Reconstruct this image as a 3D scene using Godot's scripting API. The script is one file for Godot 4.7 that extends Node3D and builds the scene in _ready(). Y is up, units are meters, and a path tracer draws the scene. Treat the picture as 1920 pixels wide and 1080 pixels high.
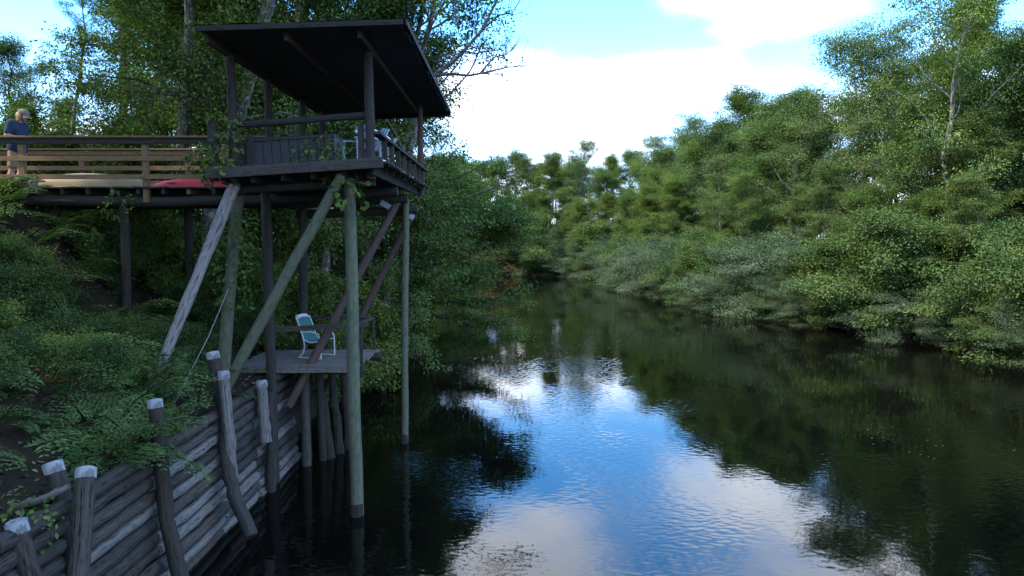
extends Node3D
# A raised river pavilion on poles over a dark river, wooded banks on both sides. Units are metres, water lies at y = 0.

const EYE := 4.75
var rng := RandomNumberGenerator.new()
var M := {}
var T := {}
var taken := {}


class MB:
	var v := PackedVector3Array()
	var n := PackedVector3Array()
	var uv := PackedVector2Array()
	var c := PackedColorArray()
	var ix := PackedInt32Array()
	var col := Color(1, 1, 1)

	func vert(p: Vector3, nn: Vector3, u: Vector2) -> int:
		v.append(p); n.append(nn); uv.append(u); c.append(col)
		return v.size() - 1

	func tri(i: int, j: int, k: int) -> void:
		var g := (v[j] - v[i]).cross(v[k] - v[i])
		if g.dot(n[i] + n[j] + n[k]) > 0.0:
			ix.append(i); ix.append(k); ix.append(j)
		else:
			ix.append(i); ix.append(j); ix.append(k)

	func face(a: Vector3, b: Vector3, cc: Vector3, d: Vector3, nn: Vector3, su: float, sv: float, ou := 0.0, ov := 0.0) -> void:
		var i := vert(a, nn, Vector2(ou, ov)); vert(b, nn, Vector2(ou + su, ov)); vert(cc, nn, Vector2(ou + su, ov + sv)); vert(d, nn, Vector2(ou, ov + sv))
		tri(i, i + 1, i + 2); tri(i, i + 2, i + 3)

	# a sawn beam from a to b, w wide across, h high along up; its grain runs along v
	func beam(a: Vector3, b: Vector3, w: float, h: float, up := Vector3.UP, off := 0.0) -> void:
		var t := (b - a)
		var l := t.length()
		t /= l
		var s := t.cross(up).normalized()
		var u := s.cross(t).normalized()
		var q := minf(w, h) * 0.1
		var ring := [Vector2(-w / 2 + q, -h / 2), Vector2(w / 2 - q, -h / 2), Vector2(w / 2, -h / 2 + q), Vector2(w / 2, h / 2 - q), Vector2(w / 2 - q, h / 2), Vector2(-w / 2 + q, h / 2), Vector2(-w / 2, h / 2 - q), Vector2(-w / 2, -h / 2 + q)]
		var du := off
		for k in 8:
			var p: Vector2 = ring[k]
			var r: Vector2 = ring[(k + 1) % 8]
			var m := Vector2(r.y - p.y, p.x - r.x).normalized()
			var nn := s * m.x + u * m.y
			var e := p.distance_to(r)
			face(a + s * p.x + u * p.y, a + s * r.x + u * r.y, b + s * r.x + u * r.y, b + s * p.x + u * p.y, nn, e * 2.0, l * 0.8, du, off * 3.7)
			du += e * 2.0
		for end in 2:
			var o := a if end == 0 else b
			var nn := -t if end == 0 else t
			var first := v.size()
			for k in 8:
				var p: Vector2 = ring[k]
				vert(o + s * p.x + u * p.y, nn, Vector2(p.x * 2 + off, p.y * 2))
			for k in range(1, 7):
				tri(first, first + k, first + k + 1)

	# a round or wobbly tapered pole through pts
	func tube(pts: Array, rad: Array, sides := 8, caps := true, wob := 0.0, off := 0.0) -> void:
		var m := pts.size()
		var t0: Vector3 = (pts[1] - pts[0]).normalized()
		var s := t0.cross(Vector3(0.31, 0.2, 0.93) if absf(t0.y) > 0.8 else Vector3.UP).normalized()
		var first := v.size()
		var along := off
		for i in m:
			var t: Vector3 = ((pts[mini(i + 1, m - 1)] as Vector3) - (pts[maxi(i - 1, 0)] as Vector3)).normalized()
			s = (s - t * s.dot(t)).normalized()
			var b := t.cross(s)
			if i:
				along += (pts[i] as Vector3).distance_to(pts[i - 1])
			for k in sides + 1:
				var a := TAU * k / sides
				var d := s * cos(a) + b * sin(a)
				var r: float = rad[i]
				if wob > 0.0:
					r *= 1.0 + wob * (sin(a * 2.0 + i * 1.7 + off * 9.0) * 0.5 + sin(a * 3.0 - i * 2.3 + off * 5.0) * 0.35 + sin(i * 2.9 + off * 31.0) * 0.4)
				vert(pts[i] + d * r, d, Vector2(float(k) / sides + off, along * 0.6))
		for i in m - 1:
			for k in sides:
				var q := first + i * (sides + 1) + k
				tri(q, q + 1, q + sides + 2); tri(q, q + sides + 2, q + sides + 1)
		if caps:
			for end in 2:
				var i := 0 if end == 0 else m - 1
				var nn: Vector3 = (pts[0] - pts[1]).normalized() if end == 0 else (pts[m - 1] - pts[m - 2]).normalized()
				var base := first + i * (sides + 1)
				var cc := vert(pts[i] + nn * float(rad[i]) * 0.06, nn, Vector2(0.5, 0.5))
				var start := v.size()
				for k in sides:
					vert(v[base + k], nn, Vector2(0.5 + 0.2 * cos(TAU * k / sides), 0.5 + 0.2 * sin(TAU * k / sides)))
				for k in sides:
					tri(cc, start + k, start + (k + 1) % sides)

	func leaf(p: Vector3, dir: Vector3, nrm: Vector3, l: float, w: float) -> void:
		var s := dir.cross(nrm).normalized() * (w * 0.5)
		var mid := p + dir * (l * 0.45) + nrm * (w * 0.16)
		var i := v.size()
		v.append(p); v.append(mid + s); v.append(p + dir * l); v.append(mid - s)
		for k in 4:
			n.append(nrm); c.append(col)
		ix.append(i); ix.append(i + 2); ix.append(i + 1); ix.append(i); ix.append(i + 3); ix.append(i + 2)

	func mesh() -> ArrayMesh:
		var a := []
		a.resize(Mesh.ARRAY_MAX)
		a[Mesh.ARRAY_VERTEX] = v
		a[Mesh.ARRAY_NORMAL] = n
		if uv.size() == v.size():
			a[Mesh.ARRAY_TEX_UV] = uv
		a[Mesh.ARRAY_COLOR] = c
		a[Mesh.ARRAY_INDEX] = ix
		var m := ArrayMesh.new()
		m.add_surface_from_arrays(Mesh.PRIMITIVE_TRIANGLES, a)
		return m


# ------------------------------------------------------------------ naming and placing
func numbered(called: String) -> String:
	taken[called] = taken.get(called, -1) + 1
	return called if taken[called] == 0 else "%s_%03d" % [called, taken[called]]


func tag(o: Node3D, label: String, category: String, group := "", kind := "") -> Node3D:
	if label: o.set_meta("label", label)
	if category: o.set_meta("category", category)
	if group: o.set_meta("group", group)
	if kind: o.set_meta("kind", kind)
	return o


func thing(called: String, at: Vector3, label: String, category: String, group := "") -> Node3D:
	var o := Node3D.new()
	o.name = numbered(called)
	add_child(o, true)
	o.position = at
	return tag(o, label, category, group)


func put(called: String, mesh: Mesh, mat: Material, parent: Node3D) -> MeshInstance3D:
	var o := MeshInstance3D.new()
	o.name = numbered(called) if parent == self else called
	o.mesh = mesh
	o.material_override = mat
	parent.add_child(o, true)
	return o


func rv(s := 1.0) -> Vector3:
	return Vector3(rng.randf_range(-s, s), rng.randf_range(-s, s), rng.randf_range(-s, s))


func nth(k: int) -> String:
	return ["first", "second", "third", "fourth", "fifth", "sixth", "seventh", "eighth", "ninth", "tenth", "eleventh", "twelfth", "thirteenth", "fourteenth", "fifteenth", "sixteenth", "seventeenth", "eighteenth", "nineteenth", "twentieth", "twenty-first", "twenty-second", "twenty-third", "twenty-fourth", "twenty-fifth", "twenty-sixth", "twenty-seventh", "twenty-eighth", "twenty-ninth", "thirtieth"][k] if k < 30 else "%dth" % (k + 1)


# ------------------------------------------------------------------ textures and materials
func grey(noise: FastNoiseLite, w: int, h: int, tw: int, th: int) -> PackedByteArray:
	var im := noise.get_seamless_image(w, h)
	im.convert(Image.FORMAT_L8)
	im.resize(tw, th, Image.INTERPOLATE_CUBIC)
	return im.get_data()


# grain along v: streaks, finer streaks, blotches; dark is the colour of the cracks, lo and hi of the wood (linear values)
func grain_tex(sd: int, dark: Color, lo: Color, hi: Color, stain: Color, crack := 0.3, rows := 16, stain_from := 0.62) -> Array:
	var n := FastNoiseLite.new()
	n.seed = sd
	n.frequency = 0.045
	n.fractal_octaves = 3
	var w := 256
	var h := 512
	var a := grey(n, w, rows, w, h)
	n.seed = sd + 1
	n.frequency = 0.12
	var b := grey(n, w, rows * 4, w, h)
	n.seed = sd + 2
	n.frequency = 0.05
	var d := grey(n, 96, 128, w, h)
	var px := PackedByteArray()
	var hp := PackedByteArray()
	px.resize(w * h * 3)
	hp.resize(w * h)
	for i in w * h:
		var x := a[i] / 255.0
		var y := b[i] / 255.0
		var z := d[i] / 255.0
		var col := lo.lerp(hi, clampf(x * 0.55 + y * 0.6 - 0.1, 0, 1))
		col = col.lerp(stain, clampf((z - stain_from) * 4.0, 0, 0.85))
		var k := clampf((crack - absf(y * 0.6 + x * 0.4)) * 9.0, 0, 1)
		col = col.lerp(dark, k)
		col = col.linear_to_srgb()
		px[i * 3] = int(clampf(col.r, 0, 1) * 255); px[i * 3 + 1] = int(clampf(col.g, 0, 1) * 255); px[i * 3 + 2] = int(clampf(col.b, 0, 1) * 255)
		hp[i] = int(clampf(x * 0.5 + y * 0.5 - k * 0.4, 0, 1) * 255)
	return [ImageTexture.create_from_image(Image.create_from_data(w, h, false, Image.FORMAT_RGB8, px)), ImageTexture.create_from_image(Image.create_from_data(w, h, false, Image.FORMAT_L8, hp))]


func lin(r: float, g: float, b: float) -> Color:
	return Color(r, g, b)


func flat(name_: String, c: Color, rough := 0.8, metal := 0.0) -> StandardMaterial3D:
	var m := StandardMaterial3D.new()
	m.resource_name = name_
	m.albedo_color = c.linear_to_srgb()
	m.roughness = rough
	m.metallic = metal
	M[name_] = m
	return m


func wood(name_: String, tex: Array, tint := Color(1, 1, 1), relief := 0.6, rough := 0.85) -> StandardMaterial3D:
	var m := StandardMaterial3D.new()
	m.resource_name = name_
	m.albedo_texture = tex[0]
	m.albedo_color = tint.linear_to_srgb()
	m.roughness = rough
	m.metallic_specular = 0.3
	m.heightmap_enabled = true
	m.heightmap_texture = tex[1]
	m.heightmap_scale = relief
	M[name_] = m
	return m


func leafmat(name_: String, tint := Color(1, 1, 1), back := 0.75, rough := 0.8) -> StandardMaterial3D:
	var m := StandardMaterial3D.new()
	m.resource_name = name_
	m.vertex_color_use_as_albedo = true
	m.albedo_color = tint.linear_to_srgb()
	m.roughness = rough
	m.metallic_specular = 0.16
	m.cull_mode = BaseMaterial3D.CULL_DISABLED
	m.backlight_enabled = true
	m.backlight = Color(back * 0.85, back, back * 0.4)
	M[name_] = m
	return m


func materials() -> void:
	var g1 := grain_tex(11, lin(.009, .008, .0075), lin(.042, .039, .037), lin(.125, .117, .112), lin(.05, .047, .034), 0.3)
	var g2 := grain_tex(23, lin(.005, .0045, .004), lin(.017, .015, .014), lin(.048, .041, .036), lin(.03, .034, .022), 0.3)
	var g3 := grain_tex(37, lin(.017, .017, .012), lin(.06, .062, .042), lin(.115, .115, .08), lin(.05, .072, .04), 0.22, 10, 0.5)
	var g4 := grain_tex(41, lin(.008, .0055, .005), lin(.032, .02, .018), lin(.085, .055, .048), lin(.05, .045, .04), 0.28)
	var g5 := grain_tex(53, lin(.02, .013, .01), lin(.085, .058, .038), lin(.18, .125, .082), lin(.08, .08, .045), 0.25)
	var g6 := grain_tex(67, lin(.012, .01, .009), lin(.05, .043, .037), lin(.15, .13, .115), lin(.24, .25, .22), 0.42, 60, 0.55)
	wood("weathered_grey_wood", g1, Color(1.4, 1.36, 1.33))
	wood("silver_wood", g1, Color(2.1, 2.1, 2.15))
	wood("dark_old_wood", g2)
	wood("green_pole_wood", g3, Color(1, 1, 1), 0.4)
	wood("red_brown_wood", g4)
	wood("walkway_wood", g5, Color(1.15, 1.02, .82), 0.4)
	wood("bark", g6, Color(1, 1, 1), 2.0)
	wood("pale_bark", g6, Color(1.9, 1.8, 1.75), 1.5)
	wood("driftwood", g1, Color(.5, .45, .4), 1.5)
	wood("wet_wood", g2, Color(.9, .85, .8), 1.5)
	wood("dock_boards", g1, Color(.62, .55, .5), 0.5)
	wood("dim_grey_wood", g1, Color(.45, .41, .39), 0.7)
	leafmat("leaf", Color(1.12, 1.1, 1.15))
	leafmat("leaf_light", Color(1.15, 1.1, 1.0))
	leafmat("leaf_grey", Color(1.0, 1.0, 1.05), 0.45)
	leafmat("leaf_brown", Color(1.5, .62, .8), 0.4)
	leafmat("leaf_near", Color(1.0, 1.0, .9), 0.7)
	leafmat("moss_strand", Color(1, 1, 1), 0.3, 0.9)
	leafmat("litter", Color(1, 1, 1), 0.1, 0.9)
	wood("white_paint", grain_tex(83, lin(.05, .048, .045), lin(.16, .17, .185), lin(.27, .28, .3), lin(.09, .09, .085), 0.3, 60, 0.6), Color(1, 1, 1), 0.3)
	flat("box_panel", lin(.028, .028, .032), 0.7)
	flat("box_trim", lin(.07, .07, .078), 0.6)
	flat("pale_blue_plastic", lin(.24, .33, .4), 0.5)
	flat("blue_vinyl", lin(.03, .17, .38), 0.35)
	flat("white_vinyl", lin(.68, .7, .72), 0.35)
	flat("kayak_red", lin(.5, .018, .03), 0.55)
	flat("kayak_tan", lin(.2, .16, .088), 0.55)
	flat("kayak_trim", lin(.02, .02, .02), 0.6)
	flat("chair_frame", lin(.4, .41, .41), 0.5)
	flat("green_sling", lin(.012, .10, .085), 0.7)
	flat("green_sling_stripe", lin(.02, .105, .09), 0.7)
	flat("wire", lin(.25, .25, .26), 0.5, 0.6)
	flat("steel", lin(.42, .44, .48), 0.5, 0.5)
	flat("cord_white", lin(.66, .67, .68), 0.7)
	flat("skin", lin(.34, .18, .125), 0.55)
	flat("shirt", lin(.012, .026, .058), 0.95)
	flat("shorts", lin(.24, .17, .1), 0.9)
	flat("hair", lin(.36, .24, .12), 0.7)
	flat("cap_cloth", lin(.13, .115, .095), 0.95)
	flat("shoe", lin(.02, .02, .022), 0.7)
	flat("sock", lin(.7, .7, .7), 0.9)
	flat("tar_roof", lin(.035, .036, .04), 0.95)
	flat("eye_dark", lin(.02, .015, .012), 0.3)


# ------------------------------------------------------------------ camera, sky, sun
func camera_and_light() -> void:
	var cam := Camera3D.new()
	cam.name = "camera"
	cam.fov = 45.2
	cam.near = 0.1
	cam.far = 900.0
	cam.position = Vector3(0, EYE, 0)
	cam.rotation_degrees = Vector3(-4.19, 0, 0)
	add_child(cam)
	var env := Environment.new()
	env.background_mode = Environment.BG_SKY
	var sm := PanoramaSkyMaterial.new()
	sm.panorama = sky_image()
	var sky := Sky.new()
	sky.sky_material = sm
	env.sky = sky
	env.tonemap_mode = Environment.TONE_MAPPER_LINEAR
	env.tonemap_exposure = EXPOSURE
	env.sdfgi_enabled = true
	env.ssao_enabled = true
	env.ssil_enabled = true
	var we := WorldEnvironment.new()
	we.name = "environment"
	we.environment = env
	add_child(we)
	var sun := DirectionalLight3D.new()
	sun.name = "sun"
	sun.light_energy = SUN
	sun.light_color = Color(1.0, 0.95, 0.86)
	sun.light_angular_distance = 1.0
	sun.shadow_enabled = true
	add_child(sun)
	sun.look_at_from_position(Vector3(-58, 78, 22), Vector3.ZERO)


const EXPOSURE := 2.75
const SUN := 0.9


func sky_image() -> ImageTexture:
	var w := 1024
	var h := 512
	var n := FastNoiseLite.new()
	n.seed = 5
	n.noise_type = FastNoiseLite.TYPE_SIMPLEX_SMOOTH
	n.frequency = 0.62
	n.fractal_octaves = 6
	n.fractal_gain = 0.52
	var data := PackedFloat32Array()
	data.resize(w * h * 3)
	var at := 0
	for j in h:
		var el := PI * (0.5 - (j + 0.5) / h)
		var y := sin(el)
		var ce := cos(el)
		var up := maxf(y, 0.0)
		var blue := Vector3(0.085, 0.58, 1.55).lerp(Vector3(0.55, 1.1, 1.6), pow(1.0 - up, 5.0))
		var haze := pow(1.0 - up, 9.0)
		for i in w:
			var c := blue
			if y > 0.0:
				var az := TAU * (i + 0.5) / w
				var k := 1.0 / (y + 0.16)
				var p := Vector3(sin(az) * ce * k, 0.0, cos(az) * ce * k)
				var d := n.get_noise_3d(p.x + 3.1, 1.7, p.z + 0.4) + 0.17 * haze
				var cover := smoothstep(-0.06, 0.42, d)
				var shade := 1.0 - 0.35 * smoothstep(0.2, 0.6, d) * up
				c = blue.lerp(Vector3(1.62, 1.66, 1.75) * shade, cover * 0.93)
				c = c.lerp(Vector3(1.5, 1.56, 1.66), haze * 0.75)
			else:
				c = Vector3(0.25, 0.3, 0.25)
			data[at] = c.x; data[at + 1] = c.y; data[at + 2] = c.z
			at += 3
	return ImageTexture.create_from_image(Image.create_from_data(w, h, false, Image.FORMAT_RGBF, data.to_byte_array()))


# ------------------------------------------------------------------ river and ground
func along(tab: Array, z: float) -> float:
	for i in tab.size() - 1:
		if z <= tab[i][0] and z >= tab[i + 1][0]:
			return lerpf(tab[i][1], tab[i + 1][1], (z - tab[i][0]) / (tab[i + 1][0] - tab[i][0]))
	return tab[0][1] if z > tab[0][0] else tab[tab.size() - 1][1]


func right_edge(z: float) -> float:
	return along([[90, 26.0], [0, 23.5], [-26, 19.6], [-38, 16.0], [-47, 12.8], [-60, 11.3], [-71, 10.6], [-80, 8.9], [-88, 2.7], [-94, -10.0], [-101, -30.0], [-112, -70.0], [-130, -160.0]], z)


func left_edge(z: float) -> float:
	return along([[90, -6.0], [12, -4.87], [-15, -4.87], [-16, -4.9], [-30, -5.3], [-42, -6.5], [-56, -10.0], [-70, -20.0], [-80, -45.0], [-95, -110.0], [-110, -200.0]], z)


var gn := FastNoiseLite.new()


func ground_at(x: float, z: float) -> float:
	var xr := right_edge(z)
	var xl := left_edge(z)
	var bump := gn.get_noise_2d(x, z)
	var lift := 0.0
	if z < -96.0:
		lift = minf(1.0, (-96.0 - z) / 12.0)
	if x >= xr:
		var u := x - xr
		return -0.9 + smoothstep(-0.6, 1.4, u) * 1.35 + minf(u, 40.0) * 0.035 + bump * 0.3 * minf(u, 1.0)
	if x <= xl:
		var u := xl - x
		var prof := along([[0, 0.0], [-3.4, 0.95], [-5.8, 3.5], [-9, 3.95], [-60, 5.0]], -u)
		var b := bump * 0.5 * clampf(u - 0.4, 0, 1)
		if z > -15.2:
			return 1.92 + prof + b
		return -0.9 + smoothstep(-0.5, 1.6, u) * 2.7 + prof * clampf(1.0 - (-18.0 - z) / 60.0, 0.45, 1.0) + b
	var m := minf(xr - x, x - xl)
	return -0.9 - minf(m, 3.0) * 0.3 + lift * 0.0


func spaced(parts: Array) -> PackedFloat32Array:
	var out := PackedFloat32Array()
	for p in parts:
		var x: float = p[0]
		while x < p[1] - 1e-4:
			out.append(x)
			x += p[2]
	out.append(parts[parts.size() - 1][1])
	return out


func setting() -> void:
	gn.seed = 8
	gn.frequency = 0.22
	gn.fractal_octaves = 3
	var xs := spaced([[-320, -60, 20.0], [-60, -20, 4.0], [-20, -4.99, 0.33], [-4.89, -4.85, 0.03], [-4.8, 8, 1.6], [8, 24, 0.8], [24, 60, 4.0], [60, 320, 20.0]])
	var zs := spaced([[-400, -140, 20.0], [-140, -40, 2.0], [-40, -18, 0.8], [-18, 2, 0.33], [2, 40, 4.0], [40, 240, 20.0]])
	var mb := MB.new()
	for z in zs:
		for x in xs:
			var e := 0.12
			var hgt := ground_at(x, z)
			var nn := Vector3(ground_at(x - e, z) - ground_at(x + e, z), 2 * e, ground_at(x, z - e) - ground_at(x, z + e)).normalized()
			mb.vert(Vector3(x, hgt, z), nn, Vector2(x, z) * 0.3)
	var w := xs.size()
	for j in zs.size() - 1:
		for i in w - 1:
			var q := j * w + i
			mb.tri(q, q + 1, q + w + 1)
			mb.tri(q, q + w + 1, q + w)
	var soil := StandardMaterial3D.new()
	soil.resource_name = "forest_soil"
	var st := grain_tex(71, lin(.005, .0045, .0035), lin(.013, .010, .008), lin(.036, .027, .019), lin(.018, .024, .01), 0.3, 500, 0.55)
	soil.albedo_texture = st[0]
	soil.heightmap_enabled = true
	soil.heightmap_texture = st[1]
	soil.heightmap_scale = 4.0
	soil.uv1_triplanar = true
	soil.uv1_world_triplanar = true
	soil.uv1_scale = Vector3(0.5, 0.5, 0.5)
	soil.roughness = 0.95
	soil.metallic_specular = 0.2
	tag(put("ground", mb.mesh(), soil, self), "dark forest soil of both river banks and the river bed", "ground", "", "structure")
	# the river: dark tannin water, one sheet, wind ripples in its relief
	var wb := MB.new()
	var side := 40.0
	var wx := spaced([[-240, 80, 20.0]])
	var wz := spaced([[-180, 120, 20.0]])
	for z in wz:
		for x in wx:
			wb.vert(Vector3(x, 0, z), Vector3.UP, Vector2(x, z) / side)
	for j in wz.size() - 1:
		for i in wx.size() - 1:
			var q := j * wx.size() + i
			wb.tri(q, q + 1, q + wx.size() + 1)
			wb.tri(q, q + wx.size() + 1, q + wx.size())
	var wm := StandardMaterial3D.new()
	wm.resource_name = "river_water"
	wm.albedo_color = lin(.0025, .0022, .0016).linear_to_srgb()
	wm.roughness = 0.02
	wm.metallic_specular = 0.4
	wm.heightmap_enabled = true
	wm.heightmap_texture = ripples()
	wm.heightmap_scale = RIPPLE
	tag(put("water", wb.mesh(), wm, self), "dark still river with wind ripples mirroring sky and trees", "river", "", "structure")


const RIPPLE := 0.95


func ripples() -> ImageTexture:
	var s := 2048
	var im: Array = []
	# long waves, short waves running towards the camera (crests lie across), patches of wind
	for spec in [[3, 0.03, 2, s, s / 2], [4, 0.085, 2, s, s], [9, 0.006, 2, s, s], [14, 0.16, 1, s / 2, s]]:
		var n := FastNoiseLite.new()
		n.seed = spec[0]
		n.noise_type = FastNoiseLite.TYPE_SIMPLEX_SMOOTH
		n.frequency = spec[1]
		n.fractal_octaves = spec[2]
		var g := n.get_seamless_image(spec[3] / 2, spec[4] / 2) if spec[0] == 9 else n.get_image(spec[3], spec[4])
		g.convert(Image.FORMAT_L8)
		g.resize(s, s, Image.INTERPOLATE_CUBIC)
		im.append(g.get_data())
	var a: PackedByteArray = im[0]
	var b: PackedByteArray = im[1]
	var c: PackedByteArray = im[2]
	var d: PackedByteArray = im[3]
	var out := PackedFloat32Array()
	out.resize(s * s)
	for i in s * s:
		var k := 0.22 + 0.9 * smoothstep(95.0, 175.0, float(c[i]))
		out[i] = (a[i] * 0.16 + (b[i] * 0.2 + d[i] * 0.2) * k) / 255.0
	return ImageTexture.create_from_image(Image.create_from_data(s, s, false, Image.FORMAT_RF, out.to_byte_array()))


# ------------------------------------------------------------------ trees and plants
# One kind of tree: [wood mesh, crown mesh, moss mesh or null]. Leaves sit in clumps along twigs, twigs on limbs, limbs on the trunk.
func grow(o: Dictionary) -> Array:
	rng.seed = o.seed
	var wd := MB.new()
	var cr := MB.new()
	var ms := MB.new()
	var h: float = o.h
	var lean: Vector3 = o.get("lean", Vector3.ZERO)
	var cb: float = o.cb
	var cols: Array = o.cols
	var stems: int = o.get("stems", 1)
	var sprays: float = o.get("flat", 0.6)
	for stem in stems:
		var pts: Array = []
		var rad: Array = []
		var p := Vector3(0, -0.3, 0) + (rv(0.5) * Vector3(1, 0, 1) if stems > 1 else Vector3.ZERO)
		var sdir := Vector3.UP if stems == 1 else (Vector3.UP + rv(0.7) * Vector3(1, 0, 1)).normalized()
		var hh := h * (1.0 if stems == 1 else rng.randf_range(0.7, 1.0))
		var segs := 10
		for i in segs + 1:
			var t := float(i) / segs
			pts.append(p)
			rad.append(o.r0 * (1.0 - 0.88 * t) * (1.25 if i == 0 else 1.0))
			p += (sdir * (hh / segs) + lean * (2.0 * t * hh / segs) + rv(0.022 * hh) * Vector3(1, 0.2, 1))
		wd.tube(pts, rad, 8, false, 0.12, rng.randf())
		var limbs: int = o.limbs
		for li in limbs:
			var f := (li + rng.randf()) / limbs
			var t := cb + (1.0 - cb) * f
			var q := t * segs
			var i0 := mini(int(q), segs - 1)
			var start: Vector3 = (pts[i0] as Vector3).lerp(pts[i0 + 1], q - i0)
			var az := li * 2.4 + rng.randf_range(-0.5, 0.5)
			var el := lerpf(o.el0, o.el1, f) + rng.randf_range(-0.2, 0.2)
			var prof := pow(sin(PI * clampf(lerpf(o.get("low", 0.3), 0.93, f), 0, 1)), 0.7)
			var ln: float = o.R * prof * rng.randf_range(0.7, 1.15)
			var dir := Vector3(cos(az) * cos(el), sin(el), sin(az) * cos(el))
			var lp: Array = [start]
			var lr: Array = []
			var r1: float = maxf(float(rad[i0]) * 0.45, 0.02)
			var here := start
			for k in 5:
				here += dir * (ln / 5.0)
				lp.append(here)
				dir = (dir + rv(0.28) + Vector3(0, o.get("rise", 0.06) - o.get("droop", 0.0) * k * 0.1, 0)).normalized()
			for k in 6:
				lr.append(r1 * (1.0 - 0.85 * k / 5.0))
			wd.tube(lp, lr, 5, false, 0.1, rng.randf())
			var subs: int = o.subs
			for sb in subs:
				var g := 1.0 + 4.0 * (sb + rng.randf()) / subs
				var gi := mini(int(g), 4)
				var sp: Vector3 = (lp[gi] as Vector3).lerp(lp[gi + 1], g - gi)
				var ldir: Vector3 = ((lp[gi + 1] as Vector3) - (lp[gi] as Vector3)).normalized()
				var sd := (ldir * 0.6 + rv(1.0) * Vector3(1, sprays, 1)).normalized()
				var sl: float = o.R * o.get("twig", 0.28) * rng.randf_range(0.6, 1.2)
				var s1 := sp + sd * sl * 0.5
				var s2 := s1 + (sd + rv(0.35) + Vector3(0, -o.get("droop", 0.0) * 0.6, 0)).normalized() * sl * 0.5
				wd.tube([sp, s1, s2], [r1 * 0.28, r1 * 0.18, 0.006], 3, false)
				if rng.randf() < o.get("bare", 0.0):
					continue
				for cl in o.clumps:
					var ct: float = (cl + 0.6 + rng.randf() * 0.4) / o.clumps
					var cc := (sp.lerp(s1, ct * 2.0) if ct < 0.5 else s1.lerp(s2, ct * 2.0 - 1.0)) + rv(0.12)
					var base: Color = cols[rng.randi() % cols.size()]
					base = base * rng.randf_range(0.75, 1.3)
					for lf in o.leaves:
						var off := rv(1.0)
						if off.length_squared() > 1.0:
							off = off.normalized() * rng.randf()
						off *= Vector3(1, sprays, 1)
						var ld := (off * 0.8 + rv(0.55) + sd * 0.3 + Vector3(0, -0.18 - o.get("droop", 0.0), 0)).normalized()
						var ln_: Vector3 = (Vector3.UP * o.get("facing", 1.25) + rv(0.75))
						ln_ = (ln_ - ld * ln_.dot(ld)).normalized()
						cr.col = base * rng.randf_range(0.88, 1.13)
						cr.leaf(cc + off * o.cr, ld, ln_, o.ll * rng.randf_range(0.7, 1.25), o.lw * rng.randf_range(0.75, 1.2))
				if o.get("moss", 0.0) > rng.randf():
					strands(ms, s1, 6, rng.randf_range(0.5, o.get("moss_len", 1.3)))
	return [wd.mesh(), cr.mesh(), ms.mesh() if ms.v.size() else null]


func strands(ms: MB, at: Vector3, count: int, long: float) -> void:
	for k in count:
		var p := at + rv(0.16)
		var w := rng.randf_range(0.02, 0.05)
		ms.col = Color(.12, .135, .105) * rng.randf_range(0.7, 1.3)
		var steps := 5
		var l := long * rng.randf_range(0.4, 1.0) / steps
		for s in steps:
			var d := (Vector3.DOWN + rv(0.22)).normalized()
			var nn := rv(1.0)
			nn = (nn - d * nn.dot(d)).normalized()
			ms.leaf(p, d, nn, l * 1.35, w * (1.0 - 0.12 * s))
			p += d * l


func plant_tree(called: String, kind: Array, at: Vector3, size: float, turn: float, leaf: Material, bark: Material, label: String, category: String, group := "", tall := 1.0) -> Node3D:
	var t := thing(called, at, label, category, group)
	t.rotation.y = turn
	t.scale = Vector3(size, size * tall, size)
	put("trunk", kind[0], bark, t)
	put("crown", kind[1], leaf, t)
	if kind[2]:
		put("hanging_moss", kind[2], M.moss_strand, t).set_meta("kind", "stuff")
	return t


# a feathery shade plant: arching stems with rows of fine leaflets
func feathery(sd: int, stems: int, long: float, col: Array, spread := 0.9) -> ArrayMesh:
	rng.seed = sd
	var mb := MB.new()
	for s in stems:
		var az := TAU * s / stems + rng.randf_range(-0.4, 0.4)
		var el := rng.randf_range(0.45, 1.2)
		var d := Vector3(cos(az) * cos(el), sin(el), sin(az) * cos(el))
		var p := rv(0.06) * Vector3(1, 0, 1)
		var l := long * rng.randf_range(0.6, 1.1)
		var base: Color = col[rng.randi() % col.size()]
		var n := 13
		for k in n:
			var q := p + d * (l / n)
			mb.col = Color(.045, .035, .025)
			mb.leaf(p, d, Vector3.UP.cross(d).normalized(), l / n * 1.1, 0.014)
			p = q
			d = (d + Vector3(0, -0.11 * spread, 0) + rv(0.06)).normalized()
			var t := float(k) / n
			if t < 0.18:
				continue
			var side := d.cross(Vector3.UP).normalized()
			var pl := l * 0.42 * (1.0 - t * 0.75)
			for sg in [-1.0, 1.0]:
				var bd: Vector3 = (side * sg + d * 0.55 + rv(0.15)).normalized()
				var up: Vector3 = bd.cross(d) * sg
				up = up.normalized() if up.y > 0 else -up.normalized()
				var steps := maxi(3, int(pl / 0.055))
				for m in steps:
					var f := (m + 0.5) / steps
					var lp := p + bd * pl * f + Vector3(0, -0.05 * f * f, 0)
					var across := bd.cross(up).normalized()
					for s2 in [-1.0, 1.0]:
						mb.col = base * rng.randf_range(0.75, 1.3)
						mb.leaf(lp, (across * s2 * 0.8 + bd * 0.7 + rv(0.2)).normalized(), (up + rv(0.3)).normalized(), 0.085 * (1.15 - 0.6 * f), 0.026)
	return mb.mesh()


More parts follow.
